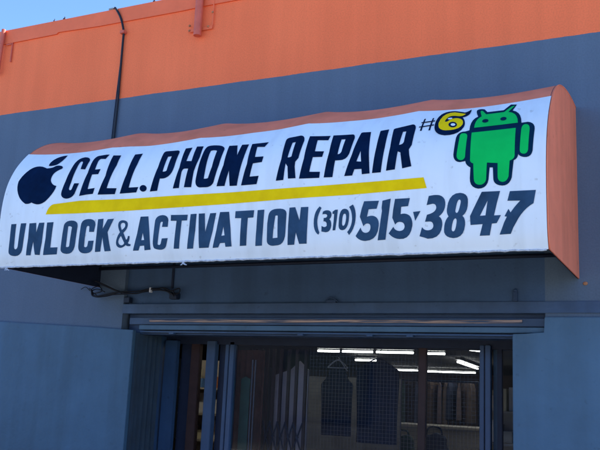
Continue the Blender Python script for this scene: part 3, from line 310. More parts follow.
M['card']=mat('pale_counter_laminate',(.5,.45,.38),.6,.15,4)
M['stucco2']=mat('dark_blue_grey_stucco',(.035,.04,.055),.8,.15,2,.3,40)
M['window2']=mat('dark_window_glass',(.02,.025,.03),.08,spec=.8)
M['red']=mat('red_brown_paint',(.22,.05,.035),.7,.2,4)
def glass():
    g=bpy.data.materials.new('window_glass'); g.use_nodes=True; n=g.node_tree; n.nodes.clear()
    o=n.nodes.new('ShaderNodeOutputMaterial'); mx=n.nodes.new('ShaderNodeMixShader'); tr=n.nodes.new('ShaderNodeBsdfTransparent'); gl=n.nodes.new('ShaderNodeBsdfGlossy'); fr=n.nodes.new('ShaderNodeFresnel')
    tr.inputs[0].default_value=(.86,.90,.96,1); gl.inputs['Roughness'].default_value=.03; fr.inputs[0].default_value=1.35
    n.links.new(fr.outputs[0],mx.inputs[0]); n.links.new(tr.outputs[0],mx.inputs[1]); n.links.new(gl.outputs[0],mx.inputs[2]); n.links.new(mx.outputs[0],o.inputs[0])
    return g
M['glass']=glass()
# ---------------------------------------------------------------- ground, pavement, street
tag(mesh('ground',box(NB(),(-150,-150,-.4),(150,150,-.16)),M['earth']),kind='structure')
tag(mesh('pavement',box(NB(),(-60,-3.2,-.3),(60,-.045,0)),M['concrete']),kind='structure')
tag(mesh('kerb',box(NB(),(-60,-3.36,-.3),(60,-3.203,.004),.01),M['kerb']),kind='structure')
tag(mesh('road',box(NB(),(-60,-14,-.3),(60,-3.363,-.125)),M['asphalt']),kind='structure')
bm=NB(); box(bm,(-60,-8.78,-.1249),(60,-8.68,-.119)); box(bm,(-60,-8.58,-.1249),(60,-8.48,-.119))
tag(mesh('road_marking',bm,M['roadpaint']),kind='structure')
tag(mesh('far_kerb',box(NB(),(-60,-14.16,-.3),(60,-14.003,.004),.01),M['kerb']),kind='structure')
tag(mesh('far_pavement',box(NB(),(-60,-17,-.3),(60,-14.163,0)),M['concrete']),kind='structure')
# ---------------------------------------------------------------- shop building
H=4.948
bld=thing('shop_building','low stucco shop with slate blue wall under a terracotta orange band','building',(-2.7,0,0))
WX0,WX1=-16.0,1.8
bm=NB()
box(bm,(WX0,0,-.1),(-4.356,.28,H)); box(bm,(-.944,0,-.1),(WX1,.28,H)); box(bm,(-4.356,.0,2.62),(-.944,.28,H))
bmesh.ops.remove_doubles(bm,verts=bm.verts,dist=1e-5)
box(bm,(WX0,.281,-.1),(WX0+.25,28,H)); box(bm,(WX1-.25,.281,-.1),(WX1,28,H)); box(bm,(WX0+.251,27.75,-.1),(WX1-.251,28,H))
mesh('wall',bm,M['wall'],bld)
mesh('roof',box(NB(),(WX0+.251,.281,4.4),(WX1-.251,27.749,4.6)),M['kerb'],bld)
# recessed header infill under the awning, skewed slightly
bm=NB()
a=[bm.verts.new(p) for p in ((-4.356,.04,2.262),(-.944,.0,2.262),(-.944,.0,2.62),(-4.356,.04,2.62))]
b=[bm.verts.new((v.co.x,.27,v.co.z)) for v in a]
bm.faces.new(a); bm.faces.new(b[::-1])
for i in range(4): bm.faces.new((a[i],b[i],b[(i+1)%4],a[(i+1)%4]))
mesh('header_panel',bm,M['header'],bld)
# parapet cap strip with an irregular lower edge
bm=NB()
low=[(-5.98,4.818),(-5.4,4.822),(-5.38,4.838),(-4.9,4.822),(-4.0,4.820),(-3.72,4.826)]
prism(bm,[(-16,4.82)]+low+[(1.79,4.83),(1.79,4.948+.012),(-16,4.948+.012)],-.014,-.0005)
mesh('parapet_flashing',bm,M['cap'],bld)
def lintel():
    bm=NB(); box(bm,(-4.352,-.012,2.184),(1.75,.20,2.2605),.003); return bm
mesh('lintel',lintel(),M['trim'],bld)
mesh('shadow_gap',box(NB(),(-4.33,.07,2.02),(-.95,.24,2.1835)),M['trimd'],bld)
bm=NB(); box(bm,(-4.31,.040,2.100),(-.952,.0695,2.153),.003); mesh('shutter_track',bm,M['trim'],bld)
# rounded lip, tan broken by slate patches along its length
def lip_mat():
    g=mat('patchy_tan_lip',(.36,.245,.19),.45,.0); n=g.node_tree; b=n.nodes['Principled BSDF']
    tc=n.nodes.new('ShaderNodeTexCoord'); mp=n.nodes.new('ShaderNodeMapping'); mp.inputs['Scale'].default_value=(1.6,20,60)
    t=n.nodes.new('ShaderNodeTexNoise'); t.inputs['Scale'].default_value=2; t.inputs['Detail'].default_value=6
    r=n.nodes.new('ShaderNodeValToRGB'); r.color_ramp.elements[0].position=.42; r.color_ramp.elements[1].position=.56
    r.color_ramp.elements[0].color=(.08,.11,.17,1); r.color_ramp.elements[1].color=(.60,.40,.30,1)
    n.links.new(tc.outputs['Object'],mp.inputs[0]); n.links.new(mp.outputs[0],t.inputs[0]); n.links.new(t.outputs[0],r.inputs[0]); n.links.new(r.outputs[0],b.inputs['Base Color']); return g
bm=NB(); tube(bm,spl([(-4.1,.036,2.131),(-3.3,.033,2.129),(-2.5,.031,2.1315),(-1.6,.034,2.130),(-1.1,.036,2.134)],8),.0115,8); mesh('tan_lip',bm,lip_mat(),bld)
bm=NB(); box(bm,(-4.19,.015,2.056),(-.952,.0695,2.092),.003); mesh('door_head',bm,M['clad'],bld)
bm=NB(); box(bm,(-4.19,.03,2.034),(-1.155,.10,2.0455),.002)
for x in (-3.9,-2.75,-2.2,-1.9): box(bm,(x,.022,2.022),(x+.05,.06,2.0335),.003)
mesh('gate_rail',bm,M['frame'],bld)
# proud lower cladding
bm=NB(); prism(bm,[(-16,0),(-4.202,0),(-4.202,2.046),(-4.577,2.063),(-5.709,2.109),(-7.5,2.16),(-16,2.18)],-.04,-.0006); bmesh.ops.bevel(bm,geom=list(bm.edges),offset=.004,segments=2,affect='EDGES')
mesh('lower_cladding',bm,M['clad2'],bld)
bm=NB(); prism(bm,[(-1.153,0),(1.78,0),(1.78,2.157),(-.9465,2.157),(-.9465,2.053),(-1.153,2.045)],-.022,-.0006); bmesh.ops.bevel(bm,geom=list(bm.edges),offset=.004,segments=2,affect='EDGES')
mesh('lower_cladding',bm,M['clad'],bld)
# inner jambs
mesh('jamb',box(NB(),(-1.15,-.0004,0),(-.952,.29,2.033)),M['frame'],bld)
mesh('jamb',box(NB(),(-4.352,.0,0),(-4.235,.49,2.033)),M['frame'],bld)
# folded accordion shutter stacked against the left reveal (ribs)
bm=NB(); n=11
pts=[]
for i in range(n*2+1): pts.append((-4.218+(.020 if i%2 else 0)+.004*math.sin(i*1.7),.002+.38*i/(2*n)))
vs=[[bm.verts.new((x,y,z)) for x,y in pts] for z in (0,2.03)]
for i in range(len(pts)-1): bm.faces.new((vs[0][i],vs[0][i+1],vs[1][i+1],vs[1][i]))
bmesh.ops.solidify(bm,geom=list(bm.faces),thickness=.004)
mesh('accordion_shutter',bm,M['teal'],bld)
# storefront frame and glass at y = .5
sf=.50
def post(x0,x1,y0=sf,d=.06,mm='frame',z1=2.0): 
    mesh('frame_post',box(NB(),(x0,y0,0),(x1,y0+d,z1),.004),M[mm],bld)
post(-4.215,-4.092,.44,.05)
post(-4.10,-3.985,.53,.03,'steel'); post(-3.984,-3.897,.5,.05,'browndoor'); post(-3.718,-3.648,.53,.03,'steel'); post(-1.406,-1.372,.53,.03,'teal')
post(-3.805,-3.72,.46,.06,'trim')
post(-3.645,-3.61); post(-3.598,-3.553,.49)
post(-1.966,-1.905,.52,.04,'browndoor')
post(-1.49,-1.458,.47); post(-1.446,-1.408,.45)
post(-1.371,-1.335,.5,.04,'steel')
mesh('frame_header',box(NB(),(-4.23,sf-.01,1.975),(-.96,sf+.09,2.04)),M['steel'],bld)
mesh('frame_header',box(NB(),(-4.3,.241,2.041),(-.96,.7,2.10)),M['steel'],bld)
mesh('frame_sill',box(NB(),(-3.55,sf,0),(-1.20,sf+.06,.12)),M['frame'],bld)
for x0,x1 in ((-3.55,-1.967),(-1.904,-1.492),(-1.334,-1.16)):
    mesh('window_pane',box(NB(),(x0,sf+.02,.121),(x1,sf+.026,1.974)),M['glass'],bld)
# interior shell
mesh('floor',box(NB(),(WX0+.26,.6,-.1),(WX1-.26,27.7,.0)),M['tile'],bld)
mesh('ceiling',box(NB(),(WX0+.26,.70,2.56),(WX1-.26,27.7,2.66)),M['ceil'],bld)
mesh('inner_wall',box(NB(),(WX0+.26,24.5,0),(WX1-.26,24.6,2.55)),M['shopwall'],bld)
mesh('inner_wall',box(NB(),(-.9,.6,0),(-.8,24.4,2.55)),M['shopwall'],bld)
mesh('inner_wall',box(NB(),(WX0+.26,.6,0),(-4.40,.7,2.55)),M['shopwall'],bld)
mesh('inner_wall',box(NB(),(-4.38,.6,2.1),(-.91,.7,2.55)),M['steel'],bld)
# ---------------------------------------------------------------- awning
aw=thing('awning','long curved coral awning carrying a white hand painted phone repair sign','awning',(-2.68,0,2.406))
XA,XB=RIBS[0],RIBS[-1]
BORD=[(-4.6245,.957),(-4.313,.938),(-4.043,.920),(-3.80,.920),(-3.66,.930),(-3.479,.917),(-3.252,.918),(-3.058,.922),(-2.857,.931),(-2.664,.946),(-2.455,.943),(-2.272,.958),(-1.97,.966),(-1.794,.957),(-1.621,.958),(-1.525,.963),(-1.38,.964),(-1.143,.963),(-.91,.967),(-.733,.973)]
def border(x):
    for a,b in zip(BORD,BORD[1:]):
        if a[0]<=x<=b[0]: return a[1]+(b[1]-a[1])*(x-a[0])/(b[0]-a[0])
    return .96
xs=[]
for a,b in zip(RIBS,RIBS[1:]):
    k=30; xs+=[a+(b-a)*i/k for i in range(k)]
xs.append(XB)
def sheet(bm,off,s0,s1,n,x_in=0):
    g=[]
    for x in xs:
        x=max(XA+x_in,min(XB-x_in,x))
        a,b=(s0(x) if callable(s0) else s0),(s1(x) if callable(s1) else s1)
        g.append([bm.verts.new(surf(x,a+(b-a)*j/n,off)) for j in range(n+1)])
    for i in range(len(g)-1):
        for j in range(n): bm.faces.new((g[i][j],g[i+1][j],g[i+1][j+1],g[i][j+1]))
    return bm
mesh('top_cover',sheet(NB(),0.0,lambda x:border(x)-.03,SLEN,34),M['awn'],aw,smooth=True)
mesh('sign_panel',sheet(NB(),.004,0.0,border,56),M['vinyl'],aw,smooth=True)
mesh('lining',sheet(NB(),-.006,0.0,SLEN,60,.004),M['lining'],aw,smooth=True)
# end panels: orange outside, dark lining inside
def endpanel(x,d,m_):
    bm=NB(); pr=[prof(SLEN*i/50) for i in range(51)]
    inset=.004
    pts=[(y,z) for y,z in pr]+[(-.0015,2.406)]
    a=[bm.verts.new((x,y,z)) for y,z in pts]; b=[bm.verts.new((x+d,y,z)) for y,z in pts]
    bm.faces.new(a); bm.faces.new(b[::-1])
    for i in range(len(pts)): bm.faces.new((a[i],b[i],b[(i+1)%len(pts)],a[(i+1)%len(pts)]))
    return mesh('end_panel',bm,m_,aw)
endpanel(XB+.0005,.006,M['awn']); endpanel(XA+.0002,.0025,M['awn'])
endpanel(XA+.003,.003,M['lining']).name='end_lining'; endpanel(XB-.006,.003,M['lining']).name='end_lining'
# a stitched seam and bottom binding on the right end panel
bm=NB(); tube(bm,[(XB+.006,y,z) for y,z in [prof(SLEN*i/40) for i in range(41)]],.004,6); mesh('piping',bm,M['awn'],aw,smooth=True)
# frayed hem along the lower edge with small knots
bm=NB(); pts=[]
for i in range(161):
    x=XA+.01+(XB-XA-.02)*i/160; pts.append((x,-1.127+random.uniform(-.002,.002),2.404+random.uniform(-.0025,.0025)))
tube(bm,pts,.0065,6)
for x in (-4.55,-3.02): 
    for k in range(4): tube(bm,spl([(x,-1.128,2.404),(x+random.uniform(-.012,.012),-1.134,2.392),(x+random.uniform(-.03,.03),-1.136,2.378)],3),.0028,4)
    bmesh.ops.create_icosphere(bm,subdivisions=2,radius=.006,matrix=Matrix.Translation((x,-1.132,2.4)))
mesh('hem',bm,M['hem'],aw)
for x in RIBS:
    xx=min(max(x,XA+.02),XB-.02); bm=NB()
    tube(bm,[surf(xx,.04+(SLEN-.08)*i/30,-.022) for i in range(31)],.012,8); mesh('frame_rib',bm,M['bar'],aw,smooth=True)
bm=NB(); tube(bm,[(XA+.02,-.03,2.56),(XB-.02,-.03,2.56)],.013,8); mesh('frame_bar',bm,M['bar'],aw,smooth=True)
bm=NB(); tube(bm,[(XA+.02,-1.10,2.424),(XB-.02,-1.10,2.424)],.013,8); mesh('frame_bar',bm,M['bar'],aw,smooth=True)
# painted lettering, laid on the curved sign
NAMES=dict(fruit=('fruit_emblem','navy'),cell=('lettering','navy'),phone=('lettering','navy'),repair=('lettering','navy'),band=('underline_band','yellow'),unlock=('lettering','slate'),amp=('ampersand','slate'),activation=('lettering','slate'),number=('phone_number','slate'),six=('number_six_outline','navy'),sixfill=('number_six','yellow'),sixwhite=('number_six_highlight','vinyl'),sixglint=('number_six_highlight','vinyl'),robotline=('robot_emblem_outline','tealnavy'),robot=('robot_emblem','green'))
LAB=dict(cell='navy word CELL with a full stop',phone='navy word PHONE',repair='navy word REPAIR',unlock='slate blue word UNLOCK',activation='slate blue word ACTIVATION')
grp={}
for g_,lay,cs in LETTERS: grp.setdefault(g_,[]).append((lay,cs))
for g_,items in grp.items():
    bm=NB()
    for lay,cs in items:
        t=NB(); loops=[[Vector((x,s,0)) for x,s in c] for c in cs]; flat=[v for l in loops for v in l]
        ed=[];k0=0
        for l in loops: ed+=[(k0+i,k0+(i+1)%len(l)) for i in range(len(l))]; k0+=len(l)
        ov,_,of,_,_,_=delaunay_2d_cdt([v.to_2d()*10 for v in flat],ed,[],0,1e-6)
        def inside(px_,py_):
            k=False
            for l in loops:
                for i in range(len(l)):
                    a,c=l[i],l[i-1]
                    if (a.y>py_)!=(c.y>py_) and px_<(c.x-a.x)*(py_-a.y)/(c.y-a.y)+a.x: k=not k
            return k
        vs=[t.verts.new((v.x/10,v.y/10,0)) for v in ov]
        for tri in of:
            if not inside(sum(ov[i].x for i in tri)/30,sum(ov[i].y for i in tri)/30): continue
            try: t.faces.new([vs[i] for i in tri])
            except ValueError: pass
        x0=min(v.x for v in flat); x1=max(v.x for v in flat); s0=min(v.y for v in flat); s1=max(v.y for v in flat)
        def cut(no,p): bmesh.ops.bisect_plane(t,geom=list(t.verts)+list(t.edges)+list(t.faces),plane_co=p,plane_no=no)
        s=math.ceil(s0/.02)*.02
        while s<s1: cut((0,1,0),(0,s,0)); s+=.02
        x=x0+.03
        for r_ in RIBS:
            if x0<r_<x1: cut((1,0,0),(r_,0,0))
        while x<x1: cut((1,0,0),(x,0,0)); x+=.03
        mp={v:bm.verts.new(surf(v.co.x,v.co.y,.0050+.0010*lay)) for v in t.verts}
        for f in t.faces:
            vv=[mp[v] for v in f.verts]; fn=Vector((0,0,0))
            for i in range(1,len(vv)-1): fn+=(vv[i].co-vv[0].co).cross(vv[i+1].co-vv[0].co)
            if fn.y>0 : vv=vv[::-1]
            try: bm.faces.new(vv)
            except ValueError: pass
        t.free()
    nm,mm=NAMES[g_]; o=mesh(nm,bm,M[mm],aw,smooth='keep')
    if g_ in LAB: o['label']=LAB[g_]
# ---------------------------------------------------------------- things fixed to the wall
# black service cable hanging down from the roof edge, with a thin companion wire
t=thing('service_cable','thick black cable hanging from the roof edge down behind the awning','cable',(-4.6,0,3.7))
bm=NB(); tube(bm,spl([(-4.78,.05,4.968),(-4.735,-.01,4.972),(-4.70,-.030,4.95),(-4.64,-.024,4.85),(-4.598,-.022,4.72),(-4.597,-.020,4.64),(-4.598,-.017,4.30),(-4.596,-.016,4.05),(-4.602,-.016,3.75),(-4.602,-.016,3.45)],7),.010,8); mesh('cable',bm,M['black'],t,smooth=True)
bm=NB(); tube(bm,spl([(-4.597,-.018,4.66),(-4.608,-.014,4.4),(-4.625,-.010,4.0),(-4.63,-.010,3.75),(-4.632,-.010,3.4)],5),.005,6); mesh('thin_wire',bm,M['steel'],t,smooth=True)
bm=NB(); box(bm,(-4.625,-.045,4.695),(-4.575,-.001,4.725),.004); mesh('clamp',bm,M['orange_pipe'],t)
bm=NB(); box(bm,(-4.80,-.02,4.962),(-4.74,.04,4.98),.005); mesh('roof_clip',bm,M['lampbox'],t)
# orange painted vent pipes over the parapet
t=thing('vent_pipe','short orange painted pipe stub hanging over the roof edge right of the cable','pipe',(-3.8,0,4.54))
bm=NB(); tube(bm,[(-3.785,-.05,4.54),(-3.785,-.05,5.35)],.034,16); mesh('pipe',bm,M['orange_pipe'],t,smooth=False)
bm=NB(); box(bm,(-3.90,-.018,4.60),(-3.66,-.0145,4.63),.001); box(bm,(-3.668,-.0175,4.631),(-3.655,-.0145,4.86),.001); mesh('bracket',bm,M['cap'],t)
bm=NB()
bm.free()
for x,z in ((-3.89,4.615),(-3.70,4.625),(-3.665,4.75),(-3.89,4.66)): bm=NB(); bmesh.ops.create_icosphere(bm,subdivisions=2,radius=.010,matrix=Matrix.Translation((x,-.02,z))); mesh('bolt',bm,M['rust'],t)
t=thing('vent_pipe','thin orange pipe at the far left end of the orange wall band','pipe',(-6.07,0,4.5))
bm=NB(); tube(bm,[(-6.075,-.04,4.50),(-6.06,-.04,4.96)],.02,12); mesh('pipe',bm,M['orange_pipe'],t)
bm=NB(); box(bm,(-5.955,-.018,4.62),(-5.945,-.0005,4.817),.001); box(bm,(-6.03,-.0185,4.80),(-5.96,-.0145,4.812),.001); mesh('bracket',bm,M['orange_pipe'],t)
for x,r_,lb in ((-5.455,.008,'small grey cap nut on the roof edge, leftmost of the pair'),(-5.33,.012,'larger grey cap nut on the roof edge, right of its pair'),(-4.30,.011,'single grey cap nut on the roof edge between cable and orange pipe')):
    bm=NB(); bmesh.ops.create_icosphere(bm,subdivisions=2,radius=r_,matrix=Matrix.Translation((x,-.004,4.968))@Matrix.Diagonal((1.3,1,.8,1)))
    tube(bm,[(x,0,4.955),(x,0,4.99)],r_*.5,8); tag(mesh('roof_bolt',bm,M['bar']),lb,'bolt',group='bolts along the roof edge')
# cable bundle under the awning left
t=thing('cable_bundle','tangle of thin black wires strung below the left end of the awning','cables',(-4.3,0,2.35))
random.seed(3)
base=[(-4.70,-.03,2.395),(-4.66,-.05,2.375),(-4.62,-.05,2.335),(-4.50,-.05,2.325),(-4.36,-.05,2.345),(-4.2,-.03,2.352),(-4.05,-.02,2.372),(-3.93,-.02,2.375),(-3.86,-.02,2.352),(-3.84,-.02,2.325)]
for k in range(4):
    bm=NB(); tube(bm,spl([(x+random.uniform(-.012,.012),y-.006*k,z+random.uniform(-.013,.013)) for x,y,z in base],5),.0045+.001*(k%2),6); mesh('wire',bm,M['black'],t,smooth=True)
bm=NB(); tube(bm,spl([(-4.55,-.15,2.44),(-4.50,-.08,2.41),(-4.42,-.05,2.375),(-4.34,-.05,2.35)],5),.009,6); mesh('wire',bm,M['black'],t,smooth=True)
bm=NB(); tube(bm,spl([(-4.66,-.05,2.39),(-4.60,-.04,2.41),(-4.56,-.04,2.37),(-4.63,-.05,2.35),(-4.67,-.04,2.37),(-4.60,-.05,2.385),(-4.52,-.05,2.36)],5),.005,6); mesh('wire',bm,M['black'],t,smooth=True)
bm=NB(); tube(bm,spl([(-4.80,-.02,2.39),(-4.73,-.05,2.405),(-4.68,-.05,2.375),(-4.60,-.04,2.33)],5),.004,6); mesh('wire',bm,M['black'],t,smooth=True)
bm=NB(); tube(bm,spl([(-3.96,-.02,2.39),(-3.88,-.03,2.36),(-3.80,-.02,2.385),(-3.80,-.02,2.345),(-3.86,-.03,2.335),(-3.92,-.02,2.365)],5),.005,6); mesh('wire',bm,M['black'],t,smooth=True)
bm=NB(); box(bm,(-4.075,-.045,2.352),(-4.06,-.012,2.392),.002); mesh('cable_tie',bm,M['hang'],t)
t=thing('conduit','thin dark conduit running down the wall under the awning to the wire tangle','conduit',(-3.9,0,2.35))
bm=NB(); tube(bm,[(-3.90,.03,2.75),(-3.90,.028,2.39)],.011,8); mesh('tube',bm,M['steel'],t)
bm=NB(); box(bm,(-3.90,-.012,2.30),(-3.82,.048,2.352),.006); mesh('junction_box',bm,M['steel'],t)
bm=NB(); box(bm,(-4.352,-.01,2.275),(-4.29,.035,2.318),.004); tag(mesh('wall_bracket',bm,M['steel']),'small dark metal block above the left end of the lintel','bracket')
bm=NB(); box(bm,(-2.51,-.01,2.262),(-2.43,.03,2.285),.004); tube(bm,spl([(-2.52,.0,2.272),(-2.47,-.02,2.30),(-2.42,0,2.272)],5),.005,6); tag(mesh('pipe_clip',bm,M['trimd']),'small dark clip on top of the lintel above the shirts','clip')
bm=NB(); bmesh.ops.create_icosphere(bm,subdivisions=3,radius=.012,matrix=Matrix.Translation((-.69,-.003,2.375))@Matrix.Diagonal((1.3,.5,1,1))); tag(mesh('wall_anchor',bm,M['rust']),'rusty anchor stub in the wall below the right awning corner','anchor')
bm=NB(); box(bm,(-1.15,-.012,2.263),(-1.12,.01,2.33),.003); bmesh.ops.create_icosphere(bm,subdivisions=2,radius=.012,matrix=Matrix.Translation((-1.135,-.012,2.335))); tag(mesh('wall_hook',bm,M['trimd']),'dark hook on the wall above the lintel near its right side','hook')
# ---------------------------------------------------------------- inside the shop
def lamp(a,b,label):
    a,b=Vector(a),Vector(b); mid=(a+b)/2; t=thing('fluorescent_light',label,'ceiling light',tuple(mid),'fluorescent lights in the shop')
    bm=NB(); tube(bm,[a,b],.020,10); mesh('tube',bm,M['lamp'],t)
    d=(b-a); ang=math.atan2(d.y,d.x); L_=d.length
    bm=NB(); box(bm,(-L_/2,-.06,0),(L_/2,.06,.05)); bmesh.ops.transform(bm,matrix=Matrix.Translation(mid+Vector((0,0,.05)))@Matrix.Rotation(ang,4,'Z'),verts=bm.verts); mesh('housing',bm,M['lampbox'],t)
lamp((-7.0,9.7,2.45),(-6.54,9.7,2.45),'short lit tube at the left end of the nearer light row')
lamp((-6.47,9.7,2.45),(-5.84,9.7,2.45),'lit tube between the two hanging tops in the nearer row')
lamp((-5.76,9.7,2.45),(-5.02,9.7,2.45),'lit tube above the wide dark top in the nearer row')
lamp((-4.86,9.85,2.45),(-4.45,9.85,2.45),'lit tube right of the dark window post in the nearer row')
lamp((-9.0,19.4,2.45),(-8.05,19.4,2.45),'lit tube left of the window post in the farther row')
lamp((-7.98,19.9,2.45),(-6.38,19.9,2.45),'long lit tube right of the window post in the farther row')
lamp((-7.65,13.3,2.45),(-7.12,13.3,2.45),'dim short tube seen between the two hanging tops')
lamp((-3.78,7.6,2.45),(-3.45,8.9,2.45),'slanting tube at the top right corner of the shop window')
lamp((-5.06,13.0,2.45),(-5.5,16.6,2.45),'slanting tube under the one at the top right window corner')
lamp((-3.05,5.2,2.45),(-2.8,9.2,2.45),'tube seen through the narrow right side window')
# security wire screen
bm=NB(); x=-2.93; y=.66
while x<-1.5: box(bm,(x,y,.3),(x+.0017,y+.0017,1.97)); x+=.029
z=.31
while z<1.96: box(bm,(-2.93,y-.0020,z),(-1.5,y-.0002,z+.0017)); z+=.029
tag(mesh('wire_screen',bm,M['wire']),'square wire mesh screen inside the shop window','screen')
# two tops on hangers
def top(name,cx,y,zt,wd,hgt,label,shoulder,neck):
    t=thing(name,label,'top',(cx,y,zt))
    bm=NB(); NX,NZ=26,30
    def half(v):      # half width at depth v (0 top..1 hem)
        if v<.30: return wd/2*(shoulder+(1-shoulder)*smooth(.0,.30,v)**.9) if shoulder<1 else wd/2*(.86+.14*smooth(0,.12,v))
        return wd/2*(1.0-.05*math.sin((v-.3)*3))
    for side in (-1,1):
        g=[]
        for j in range(NZ+1):
            v=j/NZ; row=[]
            for i in range(NX+1):
                u=-1+2*i/NX; hw=half(v); x=cx+u*hw
                zz=zt-hgt*v
                # neckline scoop and sloping shoulders on the upper rows
                edge=-abs(u)**1.3*.095+(-neck*max(0,1-(u/.42)**2) if abs(u)<.42 else 0)*(1.0 if side<0 else .35)
                zz+=edge*(1-smooth(0,.35,v)) 
                bulge=.035*math.sqrt(max(0,1-u*u)); fold=.010*math.sin(u*9+v*4)*v+.006*math.sin(u*21-v*3)
                row.append(bm.verts.new((x,y+side*(bulge+.004)+fold,zz)))
            g.append(row)
        for j in range(NZ):
            for i in range(NX): bm.faces.new((g[j][i],g[j][i+1],g[j+1][i+1],g[j+1][i]))
    bmesh.ops.remove_doubles(bm,verts=bm.verts,dist=.003)
    mesh('cloth',bm,M['denim'],t,smooth=True); return t
top('sleeveless_top',-3.045,1.5,1.875,.31,.63,'narrow dark blue sleeveless top hanging left behind the wire screen',.62,.09)
top('sleeveless_top',-2.655,1.5,1.93,.40,.73,'wide dark blue top hanging right of the narrow one behind the wire screen',.98,.03)
def hanger(cx,y,z,w_,label,m_):
    t=thing('clothes_hanger',label,'hanger',(cx,y,z),'hangers holding the two tops')
    bm=NB(); tube(bm,spl([(cx-w_/2,y,z-.07),(cx-w_/4,y,z-.025),(cx,y,z),(cx+w_/4,y,z-.025),(cx+w_/2,y,z-.07)],5),.006,6); tube(bm,[(cx-w_/2,y,z-.07),(cx+w_/2,y,z-.07)],.005,6); mesh('bar',bm,m_,t)
    bm=NB(); tube(bm,spl([(cx,y,z),(cx,y,z+.05),(cx+.03,y,z+.075),(cx+.02,y,z+.11),(cx-.02,y,z+.11)],5),.003,6); mesh('hook',bm,M['wire'],t)
hanger(-3.045,1.5,1.915,.20,'white hanger holding the narrow sleeveless top',M['hang'])
hanger(-2.655,1.5,1.935,.30,'dark hanger holding the wide top',M['steel'])
bm=NB(); tube(bm,[(-3.05,1.52,1.94),(-2.93,1.45,1.82)],.006,6); tag(mesh('cord',bm,M['hang']),'pale cord hanging slantwise beside the narrow top','cord')
t=thing('hanging_rail','dark horizontal rail the two tops hang from','rail',(-2.8,1.5,2.04))
bm=NB(); tube(bm,[(-3.6,1.5,2.035),(-1.3,1.5,2.035)],.012,8); mesh('rod',bm,M['steel'],t)
for x in (-3.5,-1.35): bm=NB(); tube(bm,[(x,1.5,2.04),(x,1.5,2.555)],.01,6); mesh('drop_rod',bm,M['steel'],t)
# folding scissor gate, stacked half open
t=thing('scissor_gate','dark steel folding scissor gate pushed to the left inside the window','gate',(-3.3,.9,0))
gx=[-3.62,-3.565,-3.51,-3.45,-3.385,-3.315,-3.24,-3.165,-3.08]
for i,x in enumerate(gx):
    bm=NB(); box(bm,(x-.013,.9-.012,.05),(x+.013,.9+.012,1.97),.002); mesh('channel',bm,M['browndoor'],t)
for i,(a,b) in enumerate(zip(gx,gx[1:])):
    for z in (.35,1.12):
        bm=NB(); tube(bm,[(a,.875,z),(b,.875,z+.24)],.007,6); tube(bm,[(b,.866,z),(a,.866,z+.24)],.007,6)
        tube(bm,[((a+b)/2,.86,z+.12),((a+b)/2,.88,z+.12)],.012,8); mesh('lattice',bm,M['steel'],t)
# pale panels leaning behind the gate, with a slanting top edge
t=thing('leaning_panel','pale wooden panel with a slanted top leaning behind the scissor gate','panel',(-3.45,1.3,0))
bm=NB(); prism(bm,[(-3.43,0),(-3.08,0),(-3.085,1.80),(-3.17,1.875),(-3.25,1.80),(-3.43,1.74)],.96,.98); mesh('board',bm,M['pale'],t)
# brown pleated curtain
bm=NB(); vsr=[]
for z in (0.0,.6,1.2,1.95):
    vsr.append([bm.verts.new((-3.74+.32*i/60, .80+.025*math.sin(i*.62)+.006*math.sin(i*2.3+z), z)) for i in range(61)])
for a,b in zip(vsr,vsr[1:]):
    for i in range(60): bm.faces.new((a[i],a[i+1],b[i+1],b[i]))
bmesh.ops.solidify(bm,geom=list(bm.faces),thickness=.004)
tag(mesh('curtain',bm,M['brown'],smooth=True),'brown pleated curtain hanging left of the scissor gate','curtain')
bm=NB(); prism(bm,[(-3.545,.1),(-3.46,.1),(-3.46,1.70),(-3.50,1.72),(-3.545,1.70)],.62,.63); tag(mesh('green_board',bm,M['grn']),'narrow dark green board standing just inside the glass at the left','board')
for x,lb in ((-3.447,'slim grey upright pole beside the green board'),(-3.42,'slim grey upright pole next to the curtain')):
    bm=NB(); tube(bm,[(x,.63,0),(x,.63,1.86)],.007,8); tag(mesh('display_pole',bm,M['wire']),lb,'pole',group='poles inside the window')
bm=NB(); box(bm,(-4.35,3.2,0),(-3.02,3.24,1.80),.004); tag(mesh('partition_panel',bm,M['part']),'plain grey partition panel standing behind the two hanging tops','partition')
# counter and bags
t=thing('sales_counter','pale laminate sales counter inside the shop at the right of the window','counter',(-3.2,6,0))
bm=NB(); box(bm,(-5.2,6.2,0),(-2.3,6.8,1.20)); mesh('cabinet',bm,M['card'],t)
bm=NB(); box(bm,(-5.25,6.14,1.201),(-2.25,6.86,1.24),.005); mesh('worktop',bm,M['card'],t)
def bag(x,y,z,w_,d_,h_,m_,label):
    t=thing('shoulder_bag',label,'bag',(x,y,z),'bags by the counter')
    bm=NB(); box(bm,(x-w_/2,y-d_/2,z),(x+w_/2,y+d_/2,z+h_)); bmesh.ops.subdivide_edges(bm,edges=bm.edges,cuts=4,use_grid_fill=True)
    for v in bm.verts:
        q=(v.co.z-z)/h_; v.co.x=x+(v.co.x-x)*(1-.22*q)+.012*math.sin(v.co.z*40+x*9); v.co.y=y+(v.co.y-y)*(1-.5*q); v.co.z+=.02*math.sin(v.co.x*30)*q
    mesh('bag_body',bm,m_,t,smooth=True)
    bm=NB(); tube(bm,spl([(x-w_*.3,y,z+h_*.95),(x-w_*.2,y,z+h_*1.3),(x+w_*.2,y,z+h_*1.3),(x+w_*.3,y,z+h_*.95)],6),.012,6); mesh('bag_handle',bm,m_,t)
mesh_tbl=thing('display_table','low dark display table in front of the counter holding bags','table',(-3.5,5.5,0))
bm=NB(); box(bm,(-4.9,5.2,.84),(-2.6,5.9,.88),.005); mesh('table_top',bm,M['steel'],mesh_tbl)
